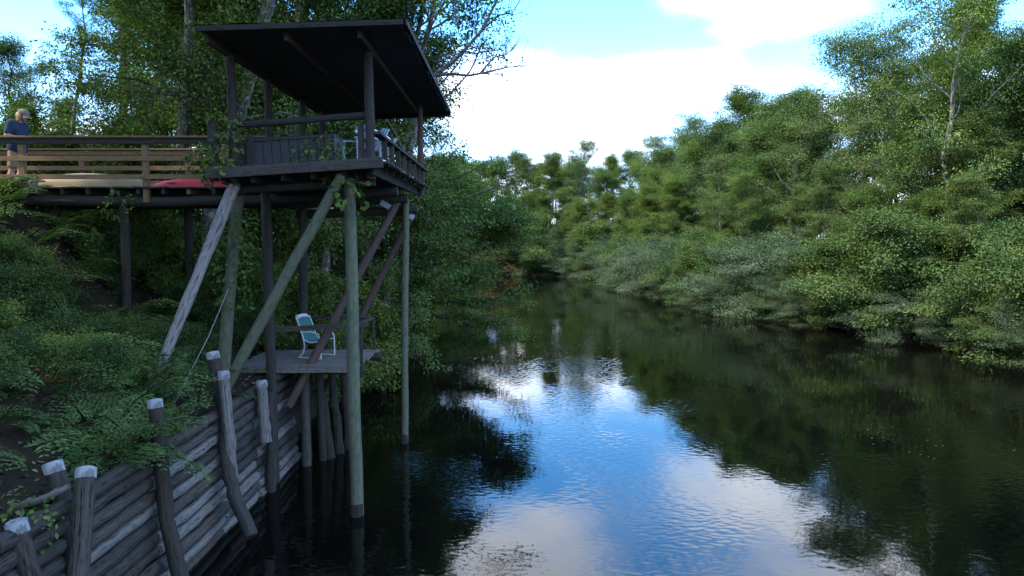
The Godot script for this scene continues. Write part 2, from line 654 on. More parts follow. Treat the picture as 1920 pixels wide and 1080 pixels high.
# leaves climbing round a line from a to b
func vine_mesh(a: Vector3, b: Vector3, around: float, count: int, l: float, cols: Array, sd: int) -> Array:
	rng.seed = sd
	var stem := MB.new()
	var mb := MB.new()
	var pts: Array = []
	var rad: Array = []
	var ax := (b - a).normalized()
	var s := ax.cross(Vector3(0.3, 0.5, 0.8)).normalized()
	var u := ax.cross(s)
	for k in 13:
		var t := k / 12.0
		pts.append(a.lerp(b, t) + (s * cos(t * 7.0) + u * sin(t * 7.0)) * around * 0.8)
		rad.append(0.009)
	stem.tube(pts, rad, 4, false)
	for k in count:
		var t := rng.randf()
		var an := rng.randf() * TAU
		var out := s * cos(an) + u * sin(an)
		var p := a.lerp(b, t) + out * around * rng.randf_range(0.7, 1.9)
		var d := (out * 0.6 + rv(0.7) + Vector3(0, -0.45, 0)).normalized()
		var nn := out + rv(0.6) + Vector3(0, 0.4, 0)
		nn = (nn - d * nn.dot(d)).normalized()
		mb.col = cols[rng.randi() % cols.size()] * rng.randf_range(0.7, 1.3)
		mb.leaf(p, d, nn, l * rng.randf_range(0.6, 1.2), l * rng.randf_range(0.45, 0.75))
	return [stem.mesh(), mb.mesh()]


func vine(a: Vector3, b: Vector3, around: float, count: int, l: float, cols: Array, sd: int, label: String) -> void:
	var m := vine_mesh(Vector3.ZERO, b - a, around, count, l, cols, sd)
	var t := thing("climbing_vine", a, label, "vine", "vines climbing on the timber")
	put("stem", m[0], M.dark_old_wood, t)
	put("foliage", m[1], M.leaf_near, t)


var GREENS := [Color(.075, .12, .036), Color(.09, .128, .042), Color(.06, .10, .036), Color(.11, .142, .04)]
var YELLOWS := [Color(.12, .155, .038), Color(.095, .138, .038), Color(.13, .16, .042), Color(.082, .12, .036)]
var GREYS := [Color(.075, .115, .05), Color(.09, .125, .062), Color(.06, .098, .042), Color(.10, .13, .06)]
var DARKS := [Color(.05, .088, .03), Color(.058, .098, .034), Color(.066, .108, .036)]
var FERN := [Color(.052, .09, .03), Color(.06, .10, .034), Color(.072, .118, .036)]
var K := {}


func kinds() -> void:
	K.oak = grow({"seed": 101, "h": 13.0, "r0": 0.26, "cb": 0.2, "R": 4.6, "limbs": 22, "subs": 8, "clumps": 4, "leaves": 110, "cr": 0.86, "ll": 0.125, "lw": 0.07, "flat": 0.5, "el0": 0.05, "el1": 1.15, "cols": GREENS})
	K.gum = grow({"seed": 102, "h": 14.5, "r0": 0.24, "cb": 0.25, "R": 3.7, "limbs": 26, "subs": 7, "clumps": 4, "leaves": 110, "cr": 0.8, "ll": 0.12, "lw": 0.065, "flat": 0.32, "bare": 0.08, "el0": -0.1, "el1": 1.2, "low": 0.4, "cols": YELLOWS})
	K.birch = grow({"seed": 103, "h": 13.5, "r0": 0.2, "cb": 0.3, "R": 4.2, "limbs": 20, "subs": 7, "clumps": 4, "leaves": 88, "cr": 0.92, "ll": 0.115, "lw": 0.058, "flat": 0.38, "el0": 0.25, "el1": 1.2, "cols": GREENS + YELLOWS, "droop": 0.25, "bare": 0.2})
	K.willow = grow({"seed": 104, "h": 3.9, "r0": 0.09, "cb": 0.12, "R": 3.3, "limbs": 12, "subs": 8, "clumps": 4, "leaves": 84, "cr": 0.7, "ll": 0.11, "lw": 0.034, "el0": -0.12, "el1": 1.0, "stems": 3, "flat": 0.3, "twig": 0.36, "droop": 0.18, "rise": 0.02, "low": 0.5, "cols": GREYS, "bare": 0.18})
	K.alder = grow({"seed": 105, "h": 4.8, "r0": 0.1, "cb": 0.1, "R": 3.1, "limbs": 14, "subs": 8, "clumps": 4, "leaves": 78, "cr": 0.72, "ll": 0.112, "lw": 0.058, "el0": -0.1, "el1": 1.1, "stems": 3, "flat": 0.4, "twig": 0.34, "bare": 0.12, "droop": 0.1, "low": 0.5, "cols": GREENS})
	K.near_oak = grow({"seed": 106, "h": 13.5, "r0": 0.24, "cb": 0.12, "R": 4.2, "limbs": 24, "subs": 9, "clumps": 5, "leaves": 62, "cr": 0.62, "ll": 0.115, "lw": 0.07, "el0": -0.1, "el1": 1.1, "cols": GREENS + YELLOWS, "moss": 0.05})
	K.near_laurel = grow({"seed": 107, "h": 11.0, "r0": 0.2, "cb": 0.08, "R": 3.8, "limbs": 24, "subs": 9, "clumps": 5, "leaves": 60, "cr": 0.58, "ll": 0.11, "lw": 0.048, "el0": -0.1, "el1": 1.15, "droop": 0.1, "cols": GREENS + DARKS, "moss": 0.06})
	K.airy = grow({"seed": 116, "h": 14.5, "r0": 0.2, "cb": 0.2, "R": 3.9, "limbs": 22, "subs": 8, "clumps": 4, "leaves": 44, "cr": 0.55, "ll": 0.11, "lw": 0.065, "el0": 0.1, "el1": 1.15, "droop": 0.12, "cols": GREENS + YELLOWS, "moss": 0.3, "moss_len": 1.7, "bare": 0.3, "lean": Vector3(0.13, 0, 0)})
	K.pine = grow({"seed": 108, "h": 19.0, "r0": 0.25, "cb": 0.55, "R": 3.0, "limbs": 22, "subs": 6, "clumps": 3, "leaves": 46, "cr": 0.3, "ll": 0.26, "lw": 0.022, "el0": 0.0, "el1": 0.9, "flat": 0.8, "facing": 0.1, "cols": [Color(.03, .06, .022), Color(.045, .075, .028)], "moss": 0.1})
	K.overhang = grow({"seed": 109, "h": 8.0, "r0": 0.22, "cb": 0.14, "R": 4.6, "limbs": 24, "subs": 9, "clumps": 5, "leaves": 56, "cr": 0.6, "ll": 0.13, "lw": 0.065, "el0": -0.15, "el1": 1.0, "low": 0.5, "droop": 0.22, "lean": Vector3(0.5, -0.12, 0), "cols": GREENS, "moss": 0.04})
	K.shrub = grow({"seed": 110, "h": 2.4, "r0": 0.04, "cb": 0.08, "R": 1.5, "limbs": 9, "subs": 6, "clumps": 4, "leaves": 34, "cr": 0.32, "ll": 0.1, "lw": 0.055, "el0": 0.1, "el1": 1.1, "stems": 3, "cols": YELLOWS + GREENS})
	K.shade = grow({"seed": 111, "h": 16.0, "r0": 0.3, "cb": 0.55, "R": 6.4, "limbs": 24, "subs": 9, "clumps": 4, "leaves": 66, "cr": 0.75, "ll": 0.22, "lw": 0.13, "el0": 0.1, "el1": 1.0, "low": 0.5, "cols": GREENS})
	K.shade_low = grow({"seed": 113, "h": 11.5, "r0": 0.3, "cb": 0.42, "R": 6.2, "limbs": 24, "subs": 9, "clumps": 5, "leaves": 54, "cr": 0.8, "ll": 0.2, "lw": 0.12, "el0": 0.15, "el1": 1.0, "low": 0.5, "cols": GREENS})
	K.fern1 = feathery(201, 9, 0.95, FERN)
	K.fern2 = feathery(202, 7, 1.25, FERN)
	K.fern3 = feathery(203, 12, 0.8, FERN, 1.2)
	K.slope = grow({"seed": 112, "h": 2.4, "r0": 0.04, "cb": 0.08, "R": 1.5, "limbs": 9, "subs": 6, "clumps": 4, "leaves": 30, "cr": 0.34, "ll": 0.1, "lw": 0.045, "el0": 0.1, "el1": 1.1, "stems": 3, "cols": DARKS, "bare": 0.15})


func woods() -> void:
	# far (right-hand) bank: shrubs hanging over the water, a middle row and a tall back row
	rng.seed = 77
	var spots: Array = []
	var z := -23.0
	var k := 0
	while z > -90.0:
		spots.append([z, rng.randf(), rng.randf(), rng.randf()])
		z -= rng.randf_range(3.0, 4.2) * (1.0 + 0.3 * float(z < -50.0))
	for s in spots:
		var sz: float = 0.85 + 0.45 * s[1]
		var at := Vector3(right_edge(s[0]) + 1.7 + s[2] * 1.0, 0.3, s[0])
		var wil: bool = s[3] < 0.62
		plant_tree("willow_shrub" if wil else "alder_shrub", K.willow if wil else K.alder, at, sz, s[1] * 6.3, M.leaf_grey if wil else M.leaf, M.pale_bark,
			("grey-green" if wil else "bright green") + " shrub drooping over the water, %s along the far bank from the right edge" % nth(k), "shrub", "shrubs overhanging the far bank")
		k += 1
	k = 0
	z = -21.5
	while z > -88.0:
		plant_tree("waterside_bush", K.willow if k % 3 else K.alder, Vector3(right_edge(z) + 0.7, 0.15, z), rng.randf_range(0.5, 0.68), rng.randf() * TAU, M.leaf_grey if k % 3 else M.leaf, M.pale_bark, "small bush at the far bank's waterline, %s from the right edge" % nth(k), "bush", "small bushes at the far waterline")
		z -= rng.randf_range(1.9, 2.8) * (1.0 + 0.4 * float(z < -45.0))
		k += 1
	var row_kinds := [K.oak, K.gum, K.birch]
	var leafs := [M.leaf, M.leaf_light, M.leaf_light, M.leaf_grey]
	for row in 4:
		z = -12.0 - row * 3.0
		var count := 0
		while z > -100.0:
			var i := rng.randi() % 3
			var size: float = [0.66, 0.92, 1.2, 1.22][row] * rng.randf_range(0.9, 1.1) * (1.0 - 0.12 * smoothstep(68.0, 80.0, -z)) * (1.0 - 0.3 * smoothstep(56.0, 31.0, -z))
			var x: float = right_edge(z) + [3.2, 7.5, 12.5, 17.5][row] + rng.randf_range(-1.0, 1.0)
			plant_tree("bank_tree", row_kinds[i], Vector3(x, ground_at(x, z) - 0.1, z), size, rng.randf() * TAU, leafs[rng.randi() % 4], [M.bark, M.pale_bark][rng.randi() % 2],
				["low leafy tree just behind the waterside shrubs of the far bank", "middle-height leafy tree within the wooded far bank", "tall leafy tree forming the skyline of the far bank", "rearmost tree glimpsed behind the skyline of the far bank"][row] + ", %s from the right" % nth(count), "tree",
				["low trees of the far bank", "middle trees of the far bank", "tall skyline trees of the far bank", "rearmost trees of the far bank"][row], rng.randf_range(0.92, 1.12))
			count += 1
			z -= [3.5, 3.8, 4.2, 4.2][row] * rng.randf_range(0.85, 1.2) * (1.0 + 0.25 * float(z < -55.0))
	plant_tree("emergent_tree", K.birch, Vector3(23.3, 0.6, -37), 1.2, 1.0, M.leaf, M.pale_bark, "tallest open-crowned tree rising above the far bank's skyline", "tree", "", 1.1)
	plant_tree("emergent_tree", K.oak, Vector3(28.0, 0.6, -37), 0.98, 2.2, M.leaf, M.bark, "tall dark-limbed tree at the far bank where it leaves the picture", "tree", "", 1.05)
	# where the river bends away: trees closing the view
	for j in 15:
		var x := 4.0 - j * 2.9
		var zz := -95.0 - rng.randf() * 4.0 - maxf(0.0, -x) * 0.45
		plant_tree("bend_tree", row_kinds[rng.randi() % 3], Vector3(x, ground_at(x, zz) - 0.1, zz), rng.randf_range(0.62, 0.82), rng.randf() * TAU, leafs[rng.randi() % 4], M.bark, "leafy tree closing the view at the river bend, %s counting leftwards" % nth(j), "tree", "trees at the river bend")
	for j in 26:
		var x := 17.0 - j * 2.1
		var zz := -101.0 - rng.randf() * 5.0 - maxf(0.0, -x) * 0.45
		plant_tree("background_tree", row_kinds[rng.randi() % 3], Vector3(x, ground_at(x, zz) - 0.1, zz), rng.randf_range(0.9, 1.08), rng.randf() * TAU, leafs[rng.randi() % 4], M.bark, "distant tree at the back of the river bend's woods, %s counting leftwards" % nth(j), "tree", "background trees of the river bend")
	for j in 12:
		var zz := -60.0 - j * 3.0
		var x := right_edge(zz) + 2.2 + rng.randf() * 2.0
		plant_tree("infill_tree", [K.oak, K.alder, K.gum][j % 3], Vector3(x, 0.3, zz), [0.62, 1.5, 0.6][j % 3] * rng.randf_range(0.9, 1.1), rng.randf() * TAU, leafs[rng.randi() % 3], M.bark, "young tree low on the distant far bank, %s counting upstream" % nth(j), "tree", "young trees on the distant far bank")
	for j in 17:
		var x := 4.5 - j * 2.3
		var zz := -88.6 - maxf(0.0, 2.7 - x) * 0.42 - rng.randf()
		plant_tree("bend_shrub", K.alder if j % 2 else K.willow, Vector3(x, 0.2, zz), rng.randf_range(1.0, 1.5), rng.randf() * TAU, M.leaf if j % 3 else M.leaf_light, M.bark, "waterside shrub at the river bend, %s counting leftwards along the shore" % nth(j), "shrub", "shrubs at the river bend")
	# woods out of the picture on the near bank that shade the slope
	for q in [[-8.8, -7.2, 1.0, "beside the log wall's middle"], [-8.2, -4.6, 1.1, "beside the nearest pilings"], [-8.6, 1.5, 1.1, "beside the camera's place"], [-14.0, -7.0, 1.0, "higher up beside the wall"], [-14.5, 0.0, 1.1, "higher up beside the camera's place"], [-9.0, 8.5, 1.1, "farthest downstream"], [-8.4, -1.4, -1.0, "with the lowest boughs"], [-7.4, 5.0, -1.1, "with low boughs behind the camera"], [-10.6, -11.2, 1.0, "above the steep slope"], [-13.8, -15.6, 1.0, "beside the footbridge's bank end"]]:
		plant_tree("slope_oak", K.shade if q[2] > 0 else K.shade_low, Vector3(q[0], ground_at(q[0], q[1]) - 0.15, q[1]), absf(q[2]), rng.randf() * TAU, M.leaf, M.bark, "large oak on the slope outside the picture, " + q[3], "tree", "oaks shading the slope")
	# near (left) bank behind the pavilion
	var left := [
		["near_oak", -8.6, -21.0, 1.0, "leaf_near", "leafy oak rising behind the pavilion's storage box"], ["near_laurel", -11.0, -22.5, 0.88, "leaf_near", "dense green tree standing behind the footbridge's middle post"],
		["near_oak", -13.0, -26.0, 0.82, "leaf_near", "broad leafy tree behind the footbridge, beside the person"], ["airy", -5.9, -22.4, 0.92, "leaf_near", "slender moss-draped tree just behind the pavilion's rear posts"],
		["airy", -7.6, -27.5, 1.1, "leaf", "dark leafy tree on the near bank behind the pavilion roof"], ["near_oak", -10.8, -29.0, 1.2, "leaf", "tall leafy oak showing above the middle of the pavilion roof"],
		["airy", -6.2, -33.0, 0.85, "leaf", "leafy oak at the near bank's water edge beyond the pavilion"], ["near_laurel", -8.0, -39.0, 1.0, "leaf", "leafy tree on the near bank half hidden by the leaning tree"],
		["oak", -10.5, -46.0, 0.8, "leaf", "middle-distance tree on the near bank seen right of the pavilion"], ["gum", -14.0, -56.0, 0.9, "leaf_light", "light green tree on the near bank before the river bend"],
		["oak", -20.0, -66.0, 0.95, "leaf", "round tree on the near bank nearest to the river bend"], ["oak", -14.5, -34.0, 1.05, "leaf", "broad tree deep in the near bank's woods behind the roof"],
		["birch", -19.0, -36.0, 0.9, "leaf", "thin-crowned tree deep in the woods behind the footbridge"], ["gum", -25.0, -40.0, 0.55, "leaf", "narrow tree far behind the footbridge's person"],
		["near_laurel", -19.5, -27.5, 0.6, "leaf", "small dark tree at the picture's left edge behind the person"], ["birch", -31.0, -46.0, 0.55, "leaf", "distant tree low behind the person's shoulder"],
		["gum", -36.0, -52.0, 0.5, "leaf", "distant pale tree low at the left edge of the picture"], ["oak", -17.0, -44.0, 1.0, "leaf", "distant tree filling the woods above the footbridge rail"],
	]
	for t in left:
		plant_tree("bank_oak" if "oak" in t[0] else "bank_laurel" if "laurel" in t[0] else "woodland_tree", K[t[0]], Vector3(t[1], ground_at(t[1], t[2]) - 0.15, t[2]), t[3], rng.randf() * TAU, M[t[4]], M.bark, t[5], "tree", "trees of the near bank")
	plant_tree("pine_tree", K.pine, Vector3(-18.3, 5.8, -33.0), 0.95, 0.4, M.leaf, M.bark, "tall thin pine with open top standing behind the footbridge", "pine", "pines of the near bank")
	plant_tree("pine_tree", K.pine, Vector3(-22.5, 5.9, -36.0), 0.62, 2.0, M.leaf, M.bark, "shorter pine against the sky beside the person's head", "pine", "pines of the near bank")
	plant_tree("leaning_tree", K.overhang, Vector3(-4.3, 0.7, -31.0), 1.05, 0.1, M.leaf_near, M.bark, "green tree on the near bank leaning out low over the water", "tree", "", 0.64)
	plant_tree("mossy_tree", K.airy, Vector3(-5.2, 1.2, -26.5), 1.12, 0.0, M.leaf_near, M.bark, "tall airy moss-hung tree at the water edge right of the roof", "tree")
	plant_tree("bank_oak", K.near_oak, Vector3(-5.0, -0.1, -27.5), 1.12, 1.9, M.leaf_near, M.bark, "tall full-crowned oak at the water edge right of the pavilion roof", "tree", "trees of the near bank")
	plant_tree("mossy_tree", K.airy, Vector3(-4.9, 0.3, -24.5), 1.15, 0.25, M.leaf_near, M.bark, "second moss-hung tree, nearer the pavilion roof's right corner", "tree")
	plant_tree("bank_laurel", K.near_laurel, Vector3(-5.9, 1.5, -25.3), 1.35, 0.8, M.leaf_near, M.bark, "dense tall laurel filling the gap right of the pavilion roof", "tree", "trees of the near bank")
	plant_tree("brown_leaved_tree", K.alder, Vector3(0.6, 0.2, -90.0), 1.4, 0.7, M.leaf_brown, M.bark, "brown-leaved tree standing out at the river bend", "tree")
	var low := thing("low_bough", Vector3(-5.2, 1.4, -33.0), "bare dark bough reaching low over the water beneath the leaning tree", "bough")
	var lb := MB.new()
	lb.tube([Vector3(-0.3, 0.1, 0), Vector3(1.3, -0.35, -0.8), Vector3(2.3, -0.65, -1.0), Vector3(3.1, -0.9, -1.0), Vector3(3.7, -1.2, -1.0)], [0.09, 0.07, 0.055, 0.04, 0.015], 7, false, 0.12)
	lb.tube([Vector3(2.3, -0.65, -1.0), Vector3(2.6, -0.3, -1.1), Vector3(3.2, -0.25, -1.2)], [0.035, 0.02, 0.008], 5, false)
	lb.tube([Vector3(3.1, -0.9, -1.0), Vector3(3.5, -0.6, -0.9), Vector3(4.2, -0.7, -0.8)], [0.025, 0.016, 0.006], 5, false)
	put("limb", lb.mesh(), M.bark, low)
	plant_tree("leaning_tree", K.overhang, Vector3(-5.4, 0.8, -24.5), 0.72, -0.2, M.leaf, M.bark, "dark leafy tree leaning over the water just beyond the far pole", "tree", "")
	plant_tree("leaning_tree", K.overhang, Vector3(-6.4, 0.8, -40.0), 0.95, 0.3, M.leaf, M.bark, "farthest of the trees leaning over the water from the near bank", "tree", "")
	# the big trunks close behind the pavilion and footbridge
	big_trunk([Vector3(-9.9, 2.6, -20.0), Vector3(-9.6, 5, -20), Vector3(-9.15, 9.5, -20), Vector3(-8.9, 17, -20)], 0.2, M.bark, 0.62, "dark lichen-spotted trunk of a large tree behind the footbridge")
	big_trunk([Vector3(-9.1, 3.0, -19.0), Vector3(-8.3, 5.2, -19), Vector3(-7.2, 8.6, -19), Vector3(-6.5, 11, -19), Vector3(-6.2, 16, -19)], 0.21, M.bark, 0.7, "leaning bark-covered trunk seen behind the pavilion's front left post")
	big_trunk([Vector3(-7.4, 3.0, -24.0), Vector3(-7.3, 8, -24), Vector3(-7.1, 13, -24), Vector3(-7.0, 19, -24)], 0.24, M.bark, 0.75, "straight trunk standing above the middle of the pavilion roof")
	# bright undergrowth behind and below the footbridge, along the near bank
	var bush := [[-7.6, -18.6, 1.0], [-9.2, -18.4, 0.9], [-10.6, -18.8, 1.15], [-6.4, -18.4, 0.95], [-12.4, -18.6, 0.9], [-8.4, -20.0, 1.3], [-5.7, -17.6, 0.8], [-5.5, -19.5, 1.2], [-11.5, -20.5, 1.3], [-13.8, -19.5, 1.2], [-5.4, -21.5, 1.1], [-5.6, -24.0, 1.2], [-5.8, -28.0, 1.3], [-6.6, -16.6, 0.7], [-15.8, -20.5, 1.3], [-18.0, -22.0, 1.4]]
	bush.sort_custom(func(a, b): return mark_distance(a[0], a[1]) < mark_distance(b[0], b[1]))
	for j in bush.size():
		var b: Array = bush[j]
		plant_tree("undergrowth_shrub", K.shrub, Vector3(b[0], ground_at(b[0], b[1]) - 0.1, b[1]), b[2], j * 1.3, M.leaf_near if j % 3 else M.leaf_light, M.bark, "yellow-green undergrowth bush " + near_what(Vector3(b[0], 0, b[1]), "bush"), "bush", "undergrowth bushes of the near bank")
	bare_limb()
	rng.seed = 909
	for f in [[-28.0, "nearest the right edge"], [-33.5, "farther upstream"], [-46.0, "beside the grey-green shrubs"], [-58.0, "midway along the far bank"], [-72.0, "before the river bend"], [-82.0, "at the river bend"]]:
		var at := Vector3(right_edge(f[0]) - 0.3, 0.1, f[0])
		var t := thing("fallen_branch", at, "bare fallen branch lying in the water at the far bank, " + f[1], "branch", "fallen branches at the far bank")
		var wb := MB.new()
		for twig in 4:
			var a := Vector3(1.4, 0.35 + 0.15 * twig, rng.randf_range(-0.6, 0.6))
			var e := Vector3(rng.randf_range(-1.3, -0.4), rng.randf_range(-0.15, 0.3), rng.randf_range(-1.2, 1.2))
			wb.tube([a, a.lerp(e, 0.5) + rv(0.2), e], [0.045, 0.03, 0.01], 6, false, 0.15, rng.randf())
			for j in 5:
				var s := a.lerp(e, rng.randf_range(0.3, 0.95))
				wb.tube([s, s + rv(0.35) + Vector3(-0.2, 0.2, 0), s + rv(0.6) + Vector3(-0.3, 0.35, 0)], [0.018, 0.012, 0.005], 4, false)
		put("limb", wb.mesh(), M.driftwood, t)


func big_trunk(pts: Array, r: float, mat: Material, taper: float, label: String) -> void:
	rng.seed = int(absf(pts[0].x) * 100)
	var at: Vector3 = pts[0]
	var t := thing("old_tree", at, label, "tree", "large trunks behind the pavilion")
	var fine: Array = []
	var rad: Array = []
	var n := pts.size() - 1
	for i in n * 5 + 1:
		var q := i / 5.0
		var a := mini(int(q), n - 1)
		fine.append((pts[a] as Vector3).lerp(pts[a + 1], q - a) - at + rv(0.03) - Vector3(0, 0.4 if i == 0 else 0.0, 0))
		rad.append(r * lerpf(1.25 if i < 2 else 1.0, taper, q / n))
	var mb := MB.new()
	mb.tube(fine, rad, 12, true, 0.08, r * 7.0)
	put("trunk", mb.mesh(), mat, t)
	# limbs and crown above, mostly out of the picture, and moss hanging from them
	var wd := MB.new()
	var cr := MB.new()
	var ms := MB.new()
	for k in 22:
		var i: int = rng.randi_range(n * 2, n * 5)
		var d := Vector3(rng.randf_range(-1, 1), rng.randf_range(0.0, 0.6), rng.randf_range(-1, 1)).normalized()
		var p: Vector3 = fine[i]
		var l := rng.randf_range(1.6, 3.6)
		var e := p + d * l + Vector3(0, -0.3, 0)
		wd.tube([p, p + d * l * 0.5 + Vector3(0, 0.1, 0), e], [r * 0.28, r * 0.18, 0.015], 5, false, 0.1)
		strands(ms, p + d * l * rng.randf_range(0.4, 0.9), 9, rng.randf_range(0.7, 1.8))
		for c in 9:
			var cc := p + d * l * rng.randf_range(0.35, 1.05) + rv(0.55)
			var base: Color = GREENS[rng.randi() % 4] * rng.randf_range(0.7, 1.3)
			for q in 56:
				var off := rv(0.6) * Vector3(1, 0.6, 1)
				var ld := (off + rv(0.4) + Vector3(0, -0.2, 0)).normalized()
				var nn := Vector3.UP + rv(0.8)
				cr.col = base * rng.randf_range(0.8, 1.2)
				cr.leaf(cc + off, ld, (nn - ld * nn.dot(ld)).normalized(), 0.105, 0.06)
	put("limb", wd.mesh(), mat, t)
	put("crown", cr.mesh(), M.leaf_near, t)
	put("hanging_moss", ms.mesh(), M.moss_strand, t).set_meta("kind", "stuff")




func bare_limb() -> void:
	rng.seed = 404
	var at := Vector3(-6.1, 2.4, -22.0)
	var t := thing("bare_tree", at, "leafless tree whose bare limbs reach out beyond the pavilion roof", "tree")
	var mb := MB.new()
	mb.tube([at - Vector3(0, 0.5, 0), Vector3(-5.9, 5, -22), Vector3(-5.5, 7.6, -22), Vector3(-5.2, 8.6, -22)], [0.2, 0.17, 0.14, 0.12], 8, false, 0.1)
	part("trunk", mb, M.bark, t)
	var lb := MB.new()
	var main := [
		[[Vector3(-5.2, 8.6, -22), Vector3(-4.34, 8.99, -22.1), Vector3(-2.46, 9.78, -22), Vector3(-1.83, 10.17, -21.9), Vector3(-1.46, 10.54, -21.9), Vector3(-0.91, 11.19, -22), Vector3(-0.5, 12.07, -22.2), Vector3(-0.2, 12.9, -22.3)], 0.1, 0.025],
		[[Vector3(-2.46, 9.78, -22), Vector3(-1.83, 9.78, -21.8), Vector3(-1.33, 9.71, -21.7), Vector3(-0.75, 9.79, -21.6), Vector3(-0.17, 9.91, -21.5), Vector3(0.42, 9.94, -21.4)], 0.055, 0.012],
		[[Vector3(-0.95, 11.15, -22), Vector3(-0.41, 11.55, -21.8), Vector3(0.0, 11.59, -21.7), Vector3(0.33, 12.04, -21.6)], 0.035, 0.008],
		[[Vector3(-1.46, 10.5, -21.9), Vector3(-1.16, 10.5, -22.2), Vector3(-0.8, 10.65, -22.5), Vector3(-0.3, 10.8, -22.9)], 0.03, 0.008],
		[[Vector3(-1.0, 9.74, -21.65), Vector3(-0.58, 10.3, -21.9), Vector3(-0.17, 10.46, -22.1), Vector3(0.08, 10.65, -22.2)], 0.03, 0.007],
		[[Vector3(-0.92, 9.75, -21.6), Vector3(-0.33, 9.65, -21.3), Vector3(-0.17, 9.4, -21.2)], 0.025, 0.006],
		[[Vector3(-5.3, 8.4, -22), Vector3(-5.9, 9.8, -22.6), Vector3(-6.0, 11.6, -23), Vector3(-5.4, 13.4, -23.2)], 0.08, 0.03],
	]
	var ms := MB.new()
	for m in main:
		var pts: Array = m[0]
		var rad: Array = []
		for i in pts.size():
			rad.append(lerpf(m[1], m[2], float(i) / (pts.size() - 1)))
		lb.tube(pts, rad, 6, false, 0.1)
		for i in range(1, pts.size()):
			if pts[i].x < -2.4:
				continue
			for k in 7:
				var p: Vector3 = (pts[i - 1] as Vector3).lerp(pts[i], rng.randf())
				var d := (Vector3(0.25, 0.75, 0) + rv(0.7)).normalized()
				var l := rng.randf_range(0.25, 0.95)
				var q := p + d * l * 0.5
				var e := q + (d + rv(0.5)).normalized() * l * 0.5
				lb.tube([p, q, e], [0.011, 0.008, 0.004], 3, false)
				for j in 2:
					var f := q.lerp(e, rng.randf())
					lb.tube([f, f + (d + rv(0.9)).normalized() * l * 0.4], [0.006, 0.003], 3, false)
			if pts[i].y < 10.3:
				strands(ms, pts[i], 5, 0.5)
	part("limb", lb, M.bark, t)
	part("hanging_moss", ms, M.moss_strand, t).set_meta("kind", "stuff")


func part(called: String, mb: MB, mat: Material, t: Node3D) -> MeshInstance3D:
	var o := put(called, mb.mesh(), mat, t)
	if t.get_parent() == self and not t is MeshInstance3D:
		o.position = -t.position
	return o


func pole(called: String, t: Node3D, pts: Array, r0: float, r1: float, mat: Material, wob := 0.05, sides := 10) -> MeshInstance3D:
	var fine: Array = []
	var rad: Array = []
	var n := pts.size() - 1
	var per := 4
	for i in n * per + 1:
		var q := float(i) / per
		var a := mini(int(q), n - 1)
		fine.append((pts[a] as Vector3).lerp(pts[a + 1], q - a) + (rv(r0 * 0.12) if i > 0 and i < n * per else Vector3.ZERO))
		rad.append(lerpf(r0, r1, q / n))
	var mb := MB.new()
	mb.tube(fine, rad, sides, true, wob, rng.randf())
	return part(called, mb, mat, t)


func board(called: String, t: Node3D, a: Vector3, b: Vector3, w: float, h: float, mat: Material, up := Vector3.UP) -> MeshInstance3D:
	var mb := MB.new()
	mb.beam(a, b, w, h, up, rng.randf())
	return part(called, mb, mat, t)


func dy(x: float) -> float:   # the deck rises a little towards the river
	return 5.83 + (x + 4.83) * 0.062


func ry(x: float) -> float:   # so does the roof
	return 7.9 + (x + 4.85) * 0.032


